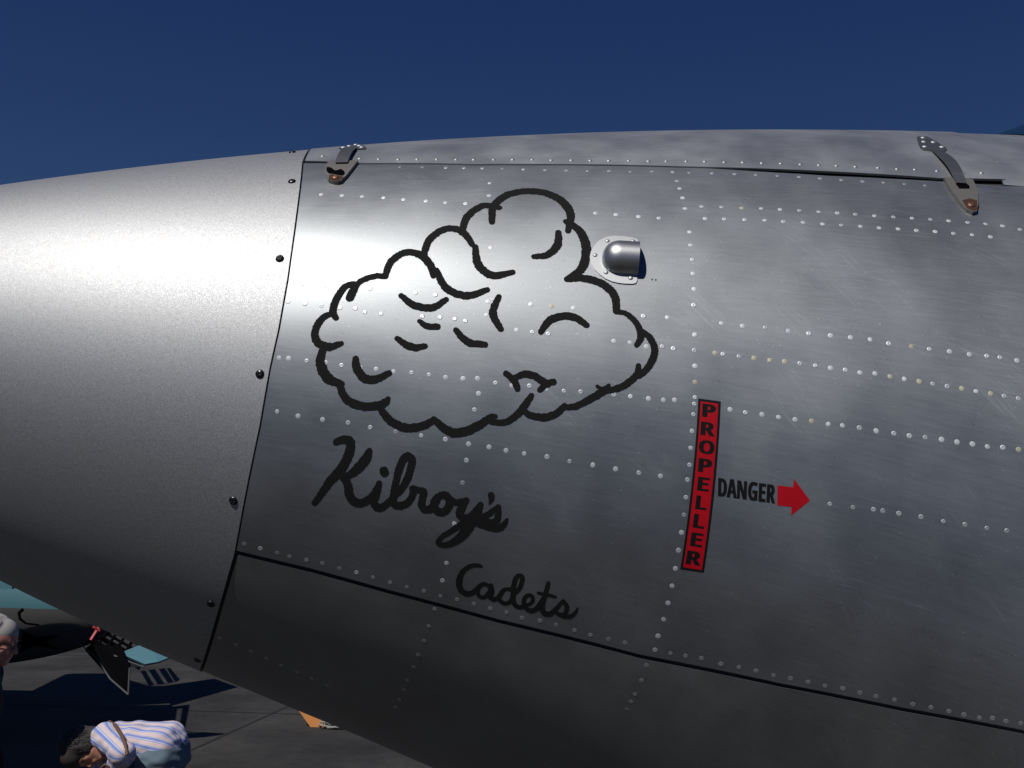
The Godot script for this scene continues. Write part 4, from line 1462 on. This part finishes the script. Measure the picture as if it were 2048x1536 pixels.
	for i in 12:
		for j in 32:
			var k := i * 33 + j
			idx.append_array([k, k + 1, k + 33, k + 1, k + 34, k + 33])
	var mb := part("pouch", mesh_of(v, n, uv, idx), M.straw, b)
	part("clasp", tube([Vector3(-0.02, 0.34, 0.0), Vector3(0.0, 0.36, 0.015), Vector3(0.02, 0.34, 0.0)], [0.007], 8), M.leather, b)

func grey_person() -> void:
	var o := thing("person", "grey haired person in glasses and dark clothes standing upright, looking down", "person", Vector3(-2.79, 0, -5.9))
	var W := func(x: float, y: float, z: float) -> Vector3: return Vector3(x + 2.79, y, z)
	var c: Vector3 = W.call(-2.672, 1.525, 0.0)
	var up := Vector3(0.30, 0.95, 0.0).normalized()
	var fwd := Vector3(0.93, -0.30, -0.12)
	fwd = (fwd - up * fwd.dot(up)).normalized()
	var x := up.cross(fwd).normalized()
	var shL: Vector3 = W.call(-2.76, 1.33, 0.19)
	var shR: Vector3 = W.call(-2.80, 1.33, -0.19)
	var elL: Vector3 = W.call(-2.77, 1.04, 0.25)
	var elR: Vector3 = W.call(-2.82, 1.04, -0.25)
	var wrL: Vector3 = W.call(-2.66, 0.82, 0.22)
	var wrR: Vector3 = W.call(-2.72, 0.82, -0.22)
	var hpL: Vector3 = W.call(-2.82, 0.86, 0.09)
	var hpR: Vector3 = W.call(-2.82, 0.86, -0.09)
	var knL: Vector3 = W.call(-2.80, 0.47, 0.10)
	var knR: Vector3 = W.call(-2.86, 0.47, -0.10)
	var anL: Vector3 = W.call(-2.82, 0.09, 0.11)
	var anR: Vector3 = W.call(-2.90, 0.09, -0.11)
	var bones := [[hpL, hpR, 0.10, 0.10], [W.call(-2.82, 0.88, 0), W.call(-2.80, 1.24, 0), 0.11, 0.12], [W.call(-2.79, 1.30, 0), c - up * 0.06 - fwd * 0.02, 0.07, 0.056], [W.call(-2.79, 1.28, 0.0), shL, 0.09, 0.055], [W.call(-2.79, 1.28, 0.0), shR, 0.09, 0.055],
		[shL, elL, 0.046, 0.036], [elL, wrL, 0.036, 0.027], [shR, elR, 0.046, 0.036], [elR, wrR, 0.036, 0.027], [hpL, knL, 0.085, 0.055], [knL, anL, 0.052, 0.036], [hpR, knR, 0.085, 0.055], [knR, anR, 0.052, 0.036]]
	part("body", joined([blob(bones, 0.015, 70.0), blob(head_bones(c, up, fwd, 1.0), 0.005, 170.0), blob(hand_bones(wrL, wrL - elL, Vector3(0.2, -0.1, -1), 1.0), 0.005, 330.0), blob(hand_bones(wrR, wrR - elR, Vector3(0.2, -0.1, 1), 1.0), 0.005, 330.0)]), M.skin_m, o)
	part("jacket", blob([[W.call(-2.82, 0.84, 0.05), W.call(-2.79, 1.2, 0.05), 0.135, 0.135], [W.call(-2.82, 0.84, -0.05), W.call(-2.79, 1.2, -0.05), 0.135, 0.135], [W.call(-2.78, 1.25, 0.04), shL, 0.12, 0.072], [W.call(-2.78, 1.25, -0.04), shR, 0.12, 0.072], [W.call(-2.775, 1.33, 0), W.call(-2.755, 1.375, 0), 0.085, 0.078],
		[shL, elL, 0.072, 0.062], [elL, elL.lerp(wrL, 0.9), 0.060, 0.048], [shR, elR, 0.072, 0.062], [elR, elR.lerp(wrR, 0.9), 0.060, 0.048]], 0.014, 75.0), M.jacket, o, "black jacket")
	part("trousers", blob([[hpL, hpR, 0.118, 0.118], [hpL, knL, 0.105, 0.078], [knL, anL, 0.076, 0.062], [hpR, knR, 0.105, 0.078], [knR, anR, 0.076, 0.062]], 0.015, 75.0), M.trouser, o)
	for a in [anL, anR]:
		part("shoe", blob([[Vector3(a.x - 0.03, 0.045, a.z), Vector3(a.x + 0.10, 0.038, a.z), 0.045, 0.040], [Vector3(a.x + 0.10, 0.036, a.z), Vector3(a.x + 0.18, 0.034, a.z), 0.040, 0.030]], 0.009, 120.0), M.shoe, o)
	var cap := [[c + up * 0.042 - fwd * 0.036, c + up * 0.044 + fwd * 0.012, 0.083, 0.074], [c - fwd * 0.045 + up * 0.01, c - up * 0.045 - fwd * 0.045, 0.072, 0.060], [c + x * 0.030 + up * 0.02 - fwd * 0.02, c + x * 0.03 - up * 0.02 - fwd * 0.03, 0.054, 0.046], [c - x * 0.030 + up * 0.02 - fwd * 0.02, c - x * 0.03 - up * 0.02 - fwd * 0.03, 0.054, 0.046]]
	for i in 220:
		var d := Vector3(rng.randfn(), rng.randfn(), rng.randfn()).normalized()
		if d.dot(fwd) > 0.30 or d.dot(up) < -0.5:
			continue
		var p := c + up * 0.03 - fwd * 0.025 + d * 0.087
		cap.append([p, p - up * 0.02 - fwd * 0.012, rng.randf_range(0.006, 0.011), 0.004])
	part("hair", blob(cap, 0.006, 200.0), M.hair_m, o, "short grey hair")
	# glasses: two rims, a bridge and two arms
	var gl := holder("glasses", o, "dark framed glasses")
	for s in [-1.0, 1.0]:
		var rim := []
		for i in 17:
			var a := TAU * i / 16.0
			rim.append(c + x * (0.034 * s + cos(a) * 0.026) + up * (0.002 + sin(a) * 0.020) + fwd * 0.096)
		part("rim", tube(rim, [0.0022], 6), M.frame, gl)
		part("arm", tube([c + x * 0.060 * s + up * 0.006 + fwd * 0.094, c + x * 0.078 * s + up * 0.006 + fwd * 0.04, c + x * 0.084 * s + up * 0.004 - fwd * 0.015], [0.0025], 6), M.frame, gl)
	part("bridge", tube([c + x * 0.009 + up * 0.006 + fwd * 0.098, c - x * 0.009 + up * 0.006 + fwd * 0.098], [0.002], 6), M.frame, gl)
	for s in [-1.0, 1.0]:
		part("eye", lathe([Vector2(0.0002, 0.006), Vector2(0.006, 0.005), Vector2(0.010, 0.0)], 12), M.eye, o).transform = Transform3D(Basis(x, fwd, up), c + x * 0.033 * s + up * 0.003 + fwd * 0.072)

# ------------------------------------------------------------------ on the ground
func small_things() -> void:
	var o := thing("wheel_chock", "orange wedge shaped wheel chock on the dark apron, half hidden by the nose", "wheel chock", Vector3(-2.16534, 0.00000, -12.94456))
	var s := Soup.new()
	var P := [Vector3(-0.20, 0.0, 0.11), Vector3(0.30, 0.0, 0.11), Vector3(-0.10, 0.24, 0.10), Vector3(-0.04, 0.24, 0.10)]
	var Q := []
	for p in P:
		Q.append(Vector3(p.x, p.y, -p.z))
	P[0].x = -0.05
	Q[0].x = -0.05
	P[2] = Vector3(-0.21, 0.20, 0.10); Q[2] = Vector3(-0.21, 0.20, -0.10)
	P[3] = Vector3(-0.18, 0.205, 0.10); Q[3] = Vector3(-0.18, 0.205, -0.10)
	s.quad(P[0], P[1], P[3], P[2], Vector3.BACK)
	s.quad(Q[0], Q[1], Q[3], Q[2], Vector3.FORWARD)
	s.quad(P[1], Q[1], Q[3], P[3], Vector3(1, 1, 0))
	s.quad(P[0], Q[0], Q[2], P[2], Vector3.LEFT)
	s.quad(P[2], Q[2], Q[3], P[3], Vector3.UP)
	s.quad(P[0], Q[0], Q[1], P[1], Vector3.DOWN)
	part("wedge", soup_mesh(s), M.orange, o)
	var r := thing("rope_coil", "pale grey rope heaped loosely against the orange wheel chock", "rope", Vector3(-2.16534, 0.00000, -12.94456) + Vector3(0.30, 0, 0.10))
	var pts := []
	for i in 130:
		var a := i * 0.43
		var rad := 0.10 + 0.06 * sin(i * 0.37) + rng.randf_range(-0.02, 0.02)
		pts.append(Vector3(cos(a) * rad * 1.5, 0.014 + 0.05 * (i / 130.0) + 0.018 * absf(sin(i * 1.3)), sin(a) * rad * 1.2))
	part("coil", tube(pts, [0.012], 7), M.rope, r)
